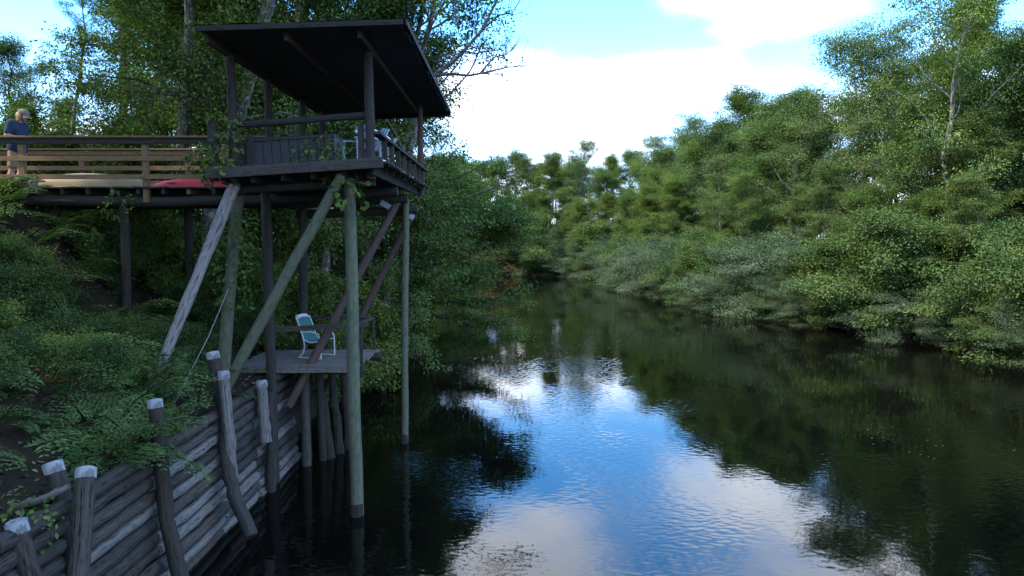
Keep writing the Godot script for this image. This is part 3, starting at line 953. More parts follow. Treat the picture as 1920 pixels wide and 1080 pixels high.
func pavilion() -> void:
	rng.seed = 31
	var t := thing("river_pavilion", Vector3(-3.5, 0, -14.2), "open shed-roofed wooden pavilion on tall poles above the river", "pavilion")
	var D: Material = M.dark_old_wood
	# roof: boards across, rafters below, a tar sheet on top, fascia boards
	var rb := MB.new()
	var z := -10.82
	var zs := spaced([[-18.3, -10.75, 0.42]])
	var xs := spaced([[-4.8, -1.62, 0.35]])
	for i in zs.size():
		for j in xs.size():
			var ex := 0.0
			if j == 0 or j == xs.size() - 1 or i == 0 or i == zs.size() - 1:
				ex = rng.randf_range(-0.02, 0.04)
			var zz: float = zs[i] + (ex if i else -ex)
			rb.vert(Vector3(xs[j] + (ex if j else -ex), ry(xs[j]) + 0.052 + rng.randf_range(0, 0.012), zz), Vector3.UP, Vector2(xs[j], zz))
	for i in zs.size() - 1:
		for j in xs.size() - 1:
			var q := i * xs.size() + j
			rb.tri(q, q + 1, q + xs.size() + 1)
			rb.tri(q, q + xs.size() + 1, q + xs.size())
	var roof := part("roof", rb, M.tar_roof, t)
	while z > -18.25:
		var e := rng.randf_range(-0.03, 0.03)
		var m := board("roof_board", roof, Vector3(-4.77 + e, ry(-4.77) + rng.randf_range(0, 0.01), z), Vector3(-1.68 + e, ry(-1.68) + rng.randf_range(0, 0.01), z), 0.136, 0.024, M.dock_boards)
		m.position = Vector3.ZERO
		z -= 0.142
	for x in [-4.72, -3.5, -2.36]:
		board("rafter", roof, Vector3(x, ry(x) - 0.085, -10.95), Vector3(x - 0.02, ry(x) - 0.075, -18.1), 0.06, 0.14, M.red_brown_wood).position = Vector3.ZERO
	board("fascia_board", roof, Vector3(-4.79, ry(-4.79) - 0.005, -10.72), Vector3(-1.64, ry(-1.64) - 0.005, -10.72), 0.026, 0.08, D).position = Vector3.ZERO
	board("fascia_board", roof, Vector3(-1.6, ry(-1.6) - 0.005, -10.72), Vector3(-1.6, ry(-1.6) - 0.01, -18.3), 0.026, 0.09, M.dim_grey_wood).position = Vector3.ZERO
	board("fascia_board", roof, Vector3(-4.79, ry(-4.79) - 0.04, -18.32), Vector3(-1.62, ry(-1.62) - 0.04, -18.32), 0.03, 0.16, D).position = Vector3.ZERO
	# roof posts
	for p in [[-4.7, -11.8, 0.078, "dim_grey_wood"], [-4.68, -13.5, 0.075, "dark_old_wood"], [-4.6, -15.4, 0.07, "dark_old_wood"], [-4.55, -16.8, 0.07, "dark_old_wood"], [-2.4, -11.8, 0.085, "dim_grey_wood"], [-2.2, -16.8, 0.075, "red_brown_wood"]]:
		pole("roof_post", t, [Vector3(p[0] + 0.02, dy(p[0]) - 0.25, p[1]), Vector3(p[0], 6.9, p[1]), Vector3(p[0], ry(p[0]) - 0.1, p[1])], p[2], p[2] * 0.9, M[p[3]], 0.06)
	# deck
	z = -11.47
	while z > -17.2:
		var e := rng.randf_range(-0.05, 0.06)
		board("deck_plank", t, Vector3(-4.86 + e * 0.4, dy(-4.86) - 0.02, z), Vector3(-2.06 + e, dy(-2.06) - 0.02 + rng.randf_range(-0.006, 0.006), z), 0.138, 0.036, M.dock_boards if int(z * 7) % 3 else D)
		z -= 0.146
	board("fascia_beam", t, Vector3(-4.98, dy(-4.98) - 0.04, -11.36), Vector3(-2.1, dy(-2.1) - 0.035, -11.36), 0.06, 0.17, M.dock_boards)
	for x in [-4.78, -4.3, -3.8, -3.3, -2.8, -2.3]:
		board("joist", t, Vector3(x, dy(x) - 0.125, -11.55), Vector3(x, dy(x) - 0.125, -17.1), 0.05, 0.17, D)
	pole("cross_beam", t, [Vector3(-4.95, 5.57, -12.2), Vector3(-2.4, 5.72, -12.2)], 0.085, 0.085, D)
	pole("cross_beam", t, [Vector3(-5.05, 5.5, -14.0), Vector3(-2.3, 5.68, -14.0)], 0.1, 0.1, D)
	pole("cross_beam", t, [Vector3(-5.0, 5.48, -15.7), Vector3(-2.35, 5.62, -15.7)], 0.11, 0.1, D)
	pole("cross_beam", t, [Vector3(-5.0, 5.28, -16.2), Vector3(-2.2, 5.4, -16.2)], 0.11, 0.1, D)
	# poles down to the bank and the water, and slanting braces
	pole("support_pole", t, [Vector3(-2.66, -0.8, -11.53), Vector3(-2.7, 2.5, -11.68), Vector3(-2.78, 5.75, -11.9)], 0.112, 0.1, M.green_pole_wood, 0.03, 14)
	pole("support_pole", t, [Vector3(-2.5, -0.8, -15.72), Vector3(-2.47, 2.5, -15.85), Vector3(-2.44, 5.6, -16.0)], 0.085, 0.075, M.green_pole_wood, 0.03, 12)
	pole("support_pole", t, [Vector3(-5.34, 1.7, -12.5), Vector3(-5.1, 3.9, -12.5), Vector3(-4.88, 5.65, -12.5)], 0.115, 0.1, M.green_pole_wood, 0.03, 12)
	pole("support_pole", t, [Vector3(-4.6, -0.7, -13.15), Vector3(-4.65, 2.5, -13.2), Vector3(-4.7, 5.7, -13.3)], 0.1, 0.09, D, 0.05)
	pole("support_pole", t, [Vector3(-4.85, 1.8, -15.9), Vector3(-4.8, 5.7, -16.0)], 0.1, 0.09, D, 0.05)
	pole("brace_pole", t, [Vector3(-5.95, 1.75, -10.8), Vector3(-5.58, 2.97, -11.15), Vector3(-5.1, 4.4, -11.5), Vector3(-4.68, 5.62, -11.75)], 0.075, 0.105, M.silver_wood, 0.1)
	pole("brace_pole", t, [Vector3(-4.92, 2.1, -11.62), Vector3(-3.85, 4.0, -11.6), Vector3(-2.82, 5.78, -11.56)], 0.095, 0.085, M.green_pole_wood, 0.05)
	pole("brace_pole", t, [Vector3(-4.5, 1.35, -13.7), Vector3(-3.6, 3.3, -14.5), Vector3(-2.6, 5.46, -15.5)], 0.085, 0.09, M.red_brown_wood, 0.07)
	pole("brace_pole", t, [Vector3(-4.35, 1.2, -15.9), Vector3(-3.47, 2.96, -16.0), Vector3(-2.36, 5.31, -16.4)], 0.08, 0.08, M.red_brown_wood, 0.07)
	for p in [[-2.665, -11.55, 0.1145], [-2.497, -15.74, 0.0875]]:
		var wet := MB.new()
		wet.tube([Vector3(p[0], -0.3, p[1] + 0.02), Vector3(p[0], 0.14, p[1]), Vector3(p[0] - 0.003, 0.2, p[1] - 0.008)], [p[2], p[2], p[2] - 0.003], 14, false, 0.02, 0.4)
		part("wet_foot", wet, M.wet_wood, t)
	for p in [Vector3(-2.75, 5.47, -15.5), Vector3(-2.4, 5.3, -16.28)]:
		var g := MB.new()
		g.beam(p + Vector3(-0.16, 0.06, 0.06), p + Vector3(0.12, -0.1, 0.1), 0.012, 0.12, Vector3(0.4, 1, 0))
		part("metal_strap", g, M.steel, t)
	# railings
	pole("front_rail", t, [Vector3(-4.72, 6.64, -11.83), Vector3(-3.6, 6.71, -11.85), Vector3(-2.36, 6.81, -11.83)], 0.055, 0.06, M.dim_grey_wood, 0.08)
	board("side_rail", t, Vector3(-2.28, 6.5, -11.75), Vector3(-2.12, 6.36, -17.0), 0.15, 0.05, M.dim_grey_wood)
	board("side_rail", t, Vector3(-4.74, 6.6, -13.5), Vector3(-4.6, 6.6, -16.9), 0.1, 0.05, D)
	board("rear_rail", t, Vector3(-4.6, 6.6, -16.95), Vector3(-2.1, 6.4, -16.95), 0.05, 0.1, D)
	for k in 8:
		var zz := -12.35 - k * 0.62
		board("baluster", t, Vector3(-2.24 + k * 0.015, dy(-2.2) - 0.1, zz), Vector3(-2.25 + k * 0.016, 6.46 - k * 0.017, zz), 0.04, 0.09, M.red_brown_wood if k % 2 else D, Vector3.RIGHT)
	board("rail_post", t, Vector3(-2.56, dy(-2.56) - 0.1, -11.9), Vector3(-2.56, 6.66, -11.9), 0.1, 0.1, M.red_brown_wood, Vector3.RIGHT)
	board("corner_post", t, Vector3(-4.93, dy(-4.9) - 0.15, -11.55), Vector3(-4.93, 6.68, -11.55), 0.13, 0.12, M.dim_grey_wood, Vector3.RIGHT)
	board("corner_post", t, Vector3(-4.47, dy(-4.4) - 0.1, -11.95), Vector3(-4.47, 6.5, -11.95), 0.1, 0.1, D, Vector3.RIGHT)
	board("corner_board", t, Vector3(-4.62, dy(-4.6), -12.0), Vector3(-4.6, 6.36, -12.0), 0.16, 0.03, M.dim_grey_wood, Vector3(0, 0, 1))


func deck_things() -> void:
	rng.seed = 32
	# storage box with upright panels
	var t := thing("storage_box", Vector3(-3.77, dy(-3.77), -12.45), "dark grey plastic storage box with upright panels on the deck", "box")
	t.rotation.z = 0.06
	var hx := 0.69
	var hh := 0.55
	for side in [0, 1]:
		for k in 9:
			var w := hx * 2 / 9
			var x := -hx + w * (k + 0.5)
			var zz := 0.27 if side == 0 else -0.27
			var mb := MB.new()
			mb.beam(Vector3(x, 0.01, zz), Vector3(x, hh, zz), w - 0.012, 0.03, Vector3(0, 0, 1))
			put("panel", mb.mesh(), M.box_panel, t)
	for sx in [-1, 1]:
		for k in 3:
			var mb := MB.new()
			mb.beam(Vector3(sx * (hx + 0.012), 0.01, -0.18 + k * 0.18), Vector3(sx * (hx + 0.012), hh, -0.18 + k * 0.18), 0.17, 0.03, Vector3(1, 0, 0))
			put("panel", mb.mesh(), M.box_trim, t)
	var core := MB.new()
	core.beam(Vector3(-hx + 0.01, hh / 2, 0), Vector3(hx - 0.01, hh / 2, 0), 0.51, hh - 0.03)
	put("body", core.mesh(), M.kayak_trim, t)
	var lid := MB.new()
	lid.beam(Vector3(-hx - 0.03, hh + 0.025, 0), Vector3(hx + 0.03, hh + 0.025, 0), 0.62, 0.05)
	put("lid", lid.mesh(), M.box_panel, t)
	var hd := MB.new()
	hd.beam(Vector3(hx + 0.035, hh - 0.12, -0.06), Vector3(hx + 0.035, hh - 0.12, 0.06), 0.02, 0.05)
	put("handle", hd.mesh(), M.kayak_trim, t)
	# striped blue and white inflatable tilted behind the rail
	var f := thing("inflatable_float", Vector3(-2.62, dy(-2.6) + 0.62, -13.1), "blue and white striped round inflatable leaning on the deck rail", "inflatable")
	f.rotation = Vector3(0.1, 0.3, -0.42)
	var rings := [["white_vinyl", 0.0, 0.04, 0.30], ["blue_vinyl", 0.055, 0.045, 0.31], ["white_vinyl", 0.11, 0.04, 0.29]]
	for r in rings:
		var ring := MB.new()
		var pts: Array = []
		var rad: Array = []
		for k in 25:
			var a := TAU * k / 24.0
			pts.append(Vector3(cos(a) * r[3], r[1], sin(a) * r[3] * 1.3))
			rad.append(r[2])
		ring.tube(pts, rad, 8, false)
		put("ring", ring.mesh(), M[r[0]], f)
	var fl := MB.new()
	var cc := fl.vert(Vector3(0, 0.06, 0), Vector3.UP, Vector2.ZERO)
	for k in 25:
		var a := TAU * k / 24.0
		fl.vert(Vector3(cos(a) * 0.3, 0.06, sin(a) * 0.39), Vector3.UP, Vector2.ZERO)
	for k in 24:
		fl.tri(cc, cc + 1 + k, cc + 2 + k)
	put("floor_sheet", fl.mesh(), M.blue_vinyl, f)
	# two pale slatted chairs behind the side rail
	var first := slat_chair()
	first.position = Vector3(-2.72, dy(-2.72), -12.75)
	first.rotation.y = -0.9
	tag(first, "pale blue slatted chair on the deck nearest the front post", "chair", "slatted deck chairs")
	var second: Node3D = first.duplicate()
	second.name = numbered("slatted_chair")
	add_child(second)
	second.position = Vector3(-2.78, dy(-2.78), -14.1)
	second.rotation.y = -1.2
	tag(second, "pale blue slatted chair farther back along the deck rail", "chair", "slatted deck chairs")
	# white cord lying along the deck's edge
	var pts: Array = []
	var rad: Array = []
	for k in 34:
		var zz := -11.5 - k * 0.172
		pts.append(Vector3(-2.13 + 0.025 * sin(k * 1.1) + 0.02 * sin(k * 2.7), dy(-2.1) + 0.014 + (0.012 if k % 7 == 3 else 0.0), zz))
		rad.append(0.012)
	var cb := MB.new()
	cb.tube(pts, rad, 6)
	tag(put("white_cord", cb.mesh(), M.cord_white, self), "white cord lying along the deck's river edge", "cord")


func slat_chair() -> Node3D:
	var t := thing("slatted_chair", Vector3.ZERO, "", "chair")
	for k in 5:
		var x := -0.2 + k * 0.1
		var mb := MB.new()
		mb.beam(Vector3(x, 0.36, -0.2), Vector3(x, 0.8 - absf(x) * 0.2, -0.42), 0.085, 0.02, Vector3(0, 0.3, 1))
		put("back_slat", mb.mesh(), M.pale_blue_plastic, t)
	for k in 4:
		var mb := MB.new()
		mb.beam(Vector3(-0.25, 0.36 + k * 0.008, -0.18 + k * 0.125), Vector3(0.25, 0.36 + k * 0.008, -0.18 + k * 0.125), 0.11, 0.02)
		put("seat_slat", mb.mesh(), M.pale_blue_plastic, t)
	for s in [-1, 1]:
		var mb := MB.new()
		mb.beam(Vector3(s * 0.29, 0.55, -0.25), Vector3(s * 0.29, 0.55, 0.28), 0.09, 0.02)
		put("armrest", mb.mesh(), M.pale_blue_plastic, t)
		for z in [-0.2, 0.24]:
			var lg := MB.new()
			lg.beam(Vector3(s * 0.27, 0, z), Vector3(s * 0.27, 0.545, z), 0.05, 0.03, Vector3(0, 0, 1))
			put("leg", lg.mesh(), M.pale_blue_plastic, t)
	return t


func footbridge() -> void:
	rng.seed = 33
	var t := thing("footbridge", Vector3(-8.5, 0, -15.9), "railed timber footbridge from the bank to the pavilion", "footbridge")
	var W: Material = M.walkway_wood
	var D: Material = M.dark_old_wood
	for x in range(52):
		var xx := -12.6 + x * 0.149
		board("floor_plank", t, Vector3(xx, 5.81 + rng.randf_range(-0.004, 0.004), -14.8 + rng.randf_range(-0.03, 0.02)), Vector3(xx, 5.81, -17.0), 0.14, 0.035, D)
	for k in 14:
		var xx := -12.3 + k * 0.54
		board("joist", t, Vector3(xx, 5.725, -14.86), Vector3(xx, 5.725, -16.95), 0.07, 0.12, W if k % 3 == 1 else D)
	pole("beam_log", t, [Vector3(-10.75, 5.54, -15.0), Vector3(-8, 5.52, -15.0), Vector3(-4.95, 5.55, -15.0)], 0.125, 0.11, D, 0.05)
	pole("beam_log", t, [Vector3(-10.9, 5.54, -16.8), Vector3(-4.95, 5.55, -16.8)], 0.12, 0.11, D, 0.05)
	board("handrail", t, Vector3(-12.7, 6.87, -14.86), Vector3(-4.95, 6.87, -14.86), 0.15, 0.04, W)
	board("top_rail", t, Vector3(-12.7, 6.785, -14.86), Vector3(-4.95, 6.785, -14.86), 0.04, 0.12, D)
	board("rail", t, Vector3(-12.7, 6.42, -14.86), Vector3(-4.95, 6.42, -14.86), 0.04, 0.1, W)
	board("rail", t, Vector3(-12.7, 6.03, -14.86), Vector3(-4.95, 6.04, -14.86), 0.04, 0.1, W)
	for x in [-12.6, -10.45, -7.82, -5.2]:
		board("rail_post", t, Vector3(x, 5.5, -14.925), Vector3(x, 6.845, -14.925), 0.13, 0.09, W, Vector3(0, 0, 1))
	board("handrail", t, Vector3(-12.7, 6.87, -16.95), Vector3(-4.95, 6.87, -16.95), 0.14, 0.04, W)
	for y in [6.78, 6.42, 6.06]:
		board("rail", t, Vector3(-12.7, y, -16.95), Vector3(-4.95, y, -16.95), 0.04, 0.11, W)
	for x in [-12.5, -10.47, -7.89, -5.3]:
		board("rail_post", t, Vector3(x, 5.5, -17.02), Vector3(x, 6.84, -17.02), 0.12, 0.09, W, Vector3(0, 0, 1))
	pole("support_pole", t, [Vector3(-8.4, ground_at(-8.4, -15) - 0.4, -15.0), Vector3(-8.36, 5.46, -15.0)], 0.1, 0.095, D, 0.05)
	pole("support_pole", t, [Vector3(-7.8, ground_at(-7.8, -16.7) - 0.4, -16.7), Vector3(-7.8, 5.46, -16.75)], 0.095, 0.09, D, 0.05)
	kayak("kayak", Vector3(-9.5, 5.83, -15.62), 2.85, 0.36, 0.33, M.kayak_tan, "tan kayak lying on the footbridge behind the rail", 0.02)
	kayak("kayak", Vector3(-6.65, 5.83, -15.5), 2.7, 0.34, 0.23, M.kayak_red, "bright red kayak lying on the footbridge next to the pavilion", -0.02)


# an upturned hull: keel above, gunwale on the boards, both ends pointed
func kayak(called: String, at: Vector3, long: float, half: float, high: float, mat: Material, label: String, turn: float) -> void:
	var t := thing(called, at, label, "kayak", "kayaks on the footbridge")
	t.rotation.y = turn
	var mb := MB.new()
	var nl := 28
	var na := 14
	for i in nl + 1:
		var u := float(i) / nl
		var w := pow(sin(PI * clampf(u, 0.004, 0.996)), 0.62)
		var keel := high * (0.55 + 0.45 * pow(sin(PI * clampf(u * 0.94 + 0.03, 0, 1)), 0.5))
		for k in na + 1:
			var a := PI * k / na
			var c := cos(a)
			var s := sin(a)
			var x := (u - 0.5) * long
			var y := 0.015 + keel * pow(s, 0.7) * pow(w, 0.35) + 0.02 * (1.0 if absf(absf(c) - 0.62) < 0.1 else 0.0) * w
			var zz := c * half * w
			mb.vert(Vector3(x, y, zz), Vector3((u - 0.5) * 0.6, s, c).normalized(), Vector2(u, float(k) / na))
	for i in nl:
		for k in na:
			var q := i * (na + 1) + k
			mb.tri(q, q + 1, q + na + 2); mb.tri(q, q + na + 2, q + na + 1)
	put("hull", mb.mesh(), mat, t)
	var rim := MB.new()
	for sg in [-1, 1]:
		var pts: Array = []
		var rad: Array = []
		for i in nl + 1:
			var u := float(i) / nl
			pts.append(Vector3((u - 0.5) * long, 0.02, sg * half * pow(sin(PI * clampf(u, 0.004, 0.996)), 0.62) * 1.01))
			rad.append(0.016)
		rim.tube(pts, rad, 5)
	put("gunwale", rim.mesh(), mat, t)
	var mk := MB.new()
	mk.beam(Vector3(-long * 0.32, high * 0.42, half * 0.91), Vector3(-long * 0.25, high * 0.42, half * 0.95), 0.012, 0.035)
	put("carry_handle", mk.mesh(), M.kayak_trim, t)


func lower_dock() -> void:
	rng.seed = 34
	var t := thing("lower_dock", Vector3(-4.2, 1.9, -14.8), "small weathered plank landing built on the log wall below the pavilion", "landing")
	var z := -13.85
	while z > -15.85:
		var e := rng.randf_range(-0.05, 0.05)
		board("plank", t, Vector3(-5.6 + e, 2.14, z), Vector3(-3.08 + e, 2.16 + rng.randf_range(-0.01, 0.01), z), 0.15, 0.04, M.weathered_grey_wood)
		z -= 0.158
	pole("beam_log", t, [Vector3(-5.5, 2.02, -14.05), Vector3(-3.15, 2.04, -14.05)], 0.09, 0.085, M.dim_grey_wood)
	pole("beam_log", t, [Vector3(-5.5, 2.02, -15.6), Vector3(-2.98, 2.04, -15.6)], 0.09, 0.085, M.dim_grey_wood)
	board("edge_board", t, Vector3(-5.5, 2.09, -13.74), Vector3(-3.1, 2.1, -13.74), 0.03, 0.12, M.weathered_grey_wood)
	pole("support_post", t, [Vector3(-4.3, -0.6, -14.15), Vector3(-4.3, 1.95, -14.15)], 0.1, 0.095, M.dock_boards)
	pole("support_post", t, [Vector3(-4.02, -0.6, -14.5), Vector3(-4.1, 1.95, -14.5)], 0.09, 0.08, M.wet_wood)
	board("rail", t, Vector3(-4.9, 2.88, -13.86), Vector3(-2.9, 3.0, -13.86), 0.04, 0.1, M.dock_boards)
	board("rail_post", t, Vector3(-3.06, 1.9, -13.93), Vector3(-3.06, 3.04, -13.93), 0.07, 0.06, M.dim_grey_wood, Vector3.RIGHT)
	board("rail_post", t, Vector3(-3.14, 2.1, -15.72), Vector3(-3.18, 2.9, -15.72), 0.06, 0.05, M.dim_grey_wood, Vector3.RIGHT)
	board("rail", t, Vector3(-3.06, 3.03, -13.9), Vector3(-3.18, 2.9, -15.75), 0.09, 0.04, M.dim_grey_wood)
	board("rail", t, Vector3(-4.6, 2.92, -15.76), Vector3(-3.14, 2.9, -15.76), 0.09, 0.04, M.dim_grey_wood)
	# garden chair: white tube frame, striped green sling
	var c := thing("sling_chair", Vector3(-4.2, 2.182, -14.75), "white framed garden chair with green striped sling on the landing", "chair")
	c.rotation.y = -0.3
	c.scale = Vector3(0.9, 0.9, 0.9)
	for s in [-1, 1]:
		var zz: float = s * 0.27
		var f := MB.new()
		f.tube([Vector3(-0.36, 0.94, zz), Vector3(-0.26, 0.7, zz), Vector3(-0.17, 0.44, zz), Vector3(0.0, 0.38, zz), Vector3(0.27, 0.42, zz)], [0.018, 0.018, 0.018, 0.018, 0.018], 8)
		put("side_frame", f.mesh(), M.chair_frame, c)
		var a := MB.new()
		a.tube([Vector3(-0.24, 0.62, zz * 1.08), Vector3(0.05, 0.64, zz * 1.1), Vector3(0.24, 0.6, zz * 1.1), Vector3(0.29, 0.45, zz * 1.1), Vector3(0.3, 0.02, zz * 1.1)], [0.018, 0.018, 0.018, 0.018, 0.018], 8)
		put("armrest", a.mesh(), M.chair_frame, c)
		var l := MB.new()
		l.tube([Vector3(-0.18, 0.46, zz), Vector3(-0.15, 0.3, zz), Vector3(-0.2, 0.12, zz), Vector3(-0.32, 0.015, zz)], [0.018, 0.018, 0.018, 0.018], 8)
		put("leg", l.mesh(), M.chair_frame, c)
		var b := MB.new()
		b.tube([Vector3(-0.32, 0.018, zz), Vector3(0.3, 0.018, zz * 1.1)], [0.016, 0.016], 6)
		put("base_bar", b.mesh(), M.chair_frame, c)
	var bar := MB.new()
	bar.tube([Vector3(-0.36, 0.94, -0.27), Vector3(-0.38, 0.96, 0), Vector3(-0.36, 0.94, 0.27)], [0.018, 0.018, 0.018], 8)
	put("top_bar", bar.mesh(), M.chair_frame, c)
	var path := [Vector3(-0.355, 0.93, 0), Vector3(-0.25, 0.69, 0), Vector3(-0.165, 0.45, 0), Vector3(-0.09, 0.395, 0), Vector3(0.01, 0.375, 0), Vector3(0.26, 0.415, 0)]
	for k in 9:
		var zz := -0.235 + k * 0.0588
		var st := MB.new()
		for i in path.size() - 1:
			st.beam(path[i] + Vector3(0, 0, zz), path[i + 1] + Vector3(0, 0, zz), 0.055, 0.006, Vector3(0.6, 1, 0))
		put("sling_strip", st.mesh(), M.green_sling if k % 2 else M.green_sling_stripe, c)
	# cushion roll at the chair's top and a small table behind it
	var pl := MB.new()
	pl.tube([Vector3(-0.4, 0.97, -0.2), Vector3(-0.4, 0.98, 0.0), Vector3(-0.4, 0.97, 0.2)], [0.04, 0.05, 0.04], 8)
	put("headrest", pl.mesh(), M.chair_frame, c)


func log_wall() -> void:
	rng.seed = 35
	var t := thing("log_retaining_wall", Vector3(-4.75, 0, -10.5), "retaining wall of stacked grey logs holding the bank above the water", "retaining wall")
	for bay in [[-3.4, -6.2], [-6.1, -9.0], [-8.9, -11.0], [-10.9, -12.55], [-12.45, -14.75]]:
		for k in 11:
			var y := 0.0 + k * 0.192
			var e := rng.randf_range(-0.06, 0.06)
			var za: float = bay[0] + rng.randf_range(-0.03, 0.08)
			var zb: float = bay[1] + rng.randf_range(-0.08, 0.05)
			var x0 := -4.76 + rng.randf_range(-0.025, 0.03) + (0.06 if k < 3 else 0.0)
			var m: Material = [M.weathered_grey_wood, M.dim_grey_wood, M.driftwood, M.dock_boards][rng.randi() % 4]
			pole("log", t, [Vector3(x0, y + e * 0.3, za), Vector3(x0 + 0.02, y - e * 0.2, (za + zb) / 2), Vector3(x0 - 0.01, y - e * 0.1, zb)], rng.randf_range(0.09, 0.108), rng.randf_range(0.085, 0.104), m, 0.09, 9)
	# pilings with white painted tops, each a thing of its own
	var G: Material = M.weathered_grey_wood
	piling([Vector3(-3.8, -0.6, -5.4), Vector3(-4.2, 1.05, -6.4), Vector3(-4.5, 2.3, -7.15)], 0.095, M.driftwood, "thick leaning wall piling with white cap in the near corner")
	piling([Vector3(-4.6, -0.4, -7.0), Vector3(-4.62, 1.5, -7.1), Vector3(-4.92, 2.33, -7.25)], 0.095, M.dim_grey_wood, "wall piling with white cap just behind the thick leaning one")
	piling([Vector3(-4.58, -0.4, -6.5), Vector3(-4.58, 1.2, -6.45), Vector3(-4.72, 2.04, -6.4)], 0.09, M.driftwood, "lowest white-capped piling, at the picture's bottom left corner")
	piling([Vector3(-4.2, 0.15, -8.6), Vector3(-4.5, 1.1, -8.75), Vector3(-4.6, 1.9, -8.9), Vector3(-4.72, 2.6, -9.0)], 0.09, M.wet_wood, "crooked dark piling half hidden by ferns in front of the log wall")
	piling([Vector3(-3.98, 0.2, -10.25), Vector3(-4.35, 0.75, -10.55), Vector3(-4.53, 1.2, -10.75), Vector3(-4.6, 1.9, -10.9), Vector3(-4.81, 2.9, -11.0)], 0.095, M.dark_old_wood, "tallest dark piling with white cap and a bent split foot")
	piling([Vector3(-4.45, 0.95, -10.75), Vector3(-4.5, 1.7, -10.8), Vector3(-4.56, 2.62, -10.8)], 0.085, G, "pale grey piling with white cap fixed beside the tallest piling")
	piling([Vector3(-4.44, 1.05, -12.25), Vector3(-4.5, 1.6, -12.35), Vector3(-4.55, 2.14, -12.4)], 0.095, G, "short thick grey piling with white cap hung on the wall's middle")
	piling([Vector3(-4.5, -0.6, -12.62), Vector3(-4.52, 1.2, -12.75), Vector3(-4.55, 1.85, -12.8)], 0.09, M.dark_old_wood, "plain dark piling standing below the landing's front corner", false)
	piling([Vector3(-4.42, -0.6, -14.6), Vector3(-4.45, 1.9, -14.7)], 0.1, M.dock_boards, "brown piling at the far end of the log wall", false)
	# torn root-like stumps hanging below the landing
	for s in [[-4.2, 1.7, -4.02, 0.2, -14.9, "first"], [-3.95, 1.65, -3.85, 0.6, -15.0, "third"], [-4.05, 1.2, -3.9, -0.2, -14.65, "second"], [-3.78, 1.8, -3.7, 0.8, -15.3, "last"]]:
		var r := thing("cypress_stump", Vector3(s[0], 0, s[4]), "torn grey cypress stem in the water under the landing, %s from the wall" % s[5], "stump", "cypress stems under the landing")
		pole("stem", r, [Vector3(s[0], s[1] + 0.25, s[4]), Vector3((s[0] + s[2]) / 2, (s[1] + s[3]) / 2, s[4] + 0.05), Vector3(s[2], s[3], s[4]), Vector3(s[2] + 0.04, -0.6, s[4])], 0.07, 0.12, M.wet_wood, 0.3, 9)
	# a grey drift limb caught behind the near pilings, a stone on the wall, a guy wire
	var dl := thing("drift_limb", Vector3(-4.8, 2.0, -7.0), "twisted grey driftwood limb lying between the near pilings", "driftwood")
	pole("limb", dl, [Vector3(-5.5, 1.95, -7.0), Vector3(-5.1, 1.98, -6.95), Vector3(-4.85, 2.05, -7.0), Vector3(-4.62, 2.16, -7.05)], 0.05, 0.035, M.weathered_grey_wood, 0.25, 7)
	pole("limb", dl, [Vector3(-5.3, 1.86, -6.85), Vector3(-4.95, 1.9, -6.9), Vector3(-4.7, 1.98, -6.98)], 0.035, 0.025, M.weathered_grey_wood, 0.25, 7)
	var sb := MB.new()
	for k in 9:
		sb.tube([Vector3(0.0, -0.03, 0), Vector3(0.02, 0.08, 0.01), Vector3(0.05, 0.13, 0)], [0.12, 0.1, 0.03], 7, true, 0.2, 0.3)
		break
	var stone := put("stone", sb.mesh(), M.white_paint, self)
	stone.position = Vector3(-5.15, ground_at(-5.15, -10.1) + 0.02, -10.1)
	tag(stone, "pale angular stone on the soil behind the log wall", "stone")
	var wr := MB.new()
	wr.tube([Vector3(-4.98, 4.0, -12.3), Vector3(-5.08, 3.1, -11.5), Vector3(-5.2, 2.2, -10.5)], [0.006, 0.006, 0.006], 5)
	tag(put("guy_wire", wr.mesh(), M.wire, self), "thin steel wire stretched from a green pole to the bank", "wire")


func piling(pts: Array, r: float, mat: Material, label: String, capped := true) -> void:
	var at: Vector3 = pts[0]
	var t := thing("wall_piling", Vector3(at.x, 0, at.z), label, "piling", "pilings of the log wall")
	pole("post", t, pts, r * 1.1, r, mat, 0.09, 11)
	if not capped:
		return
	var top: Vector3 = pts[pts.size() - 1]
	var d: Vector3 = (top - pts[pts.size() - 2]).normalized()
	var mb := MB.new()
	mb.tube([top - d * 0.1, top - d * 0.04, top + d * 0.012, top + d * 0.022], [r * 1.07, r * 1.1, r * 1.08, r * 0.9], 12, true, 0.04, r)
	part("white_cap", mb, M.white_paint, t)


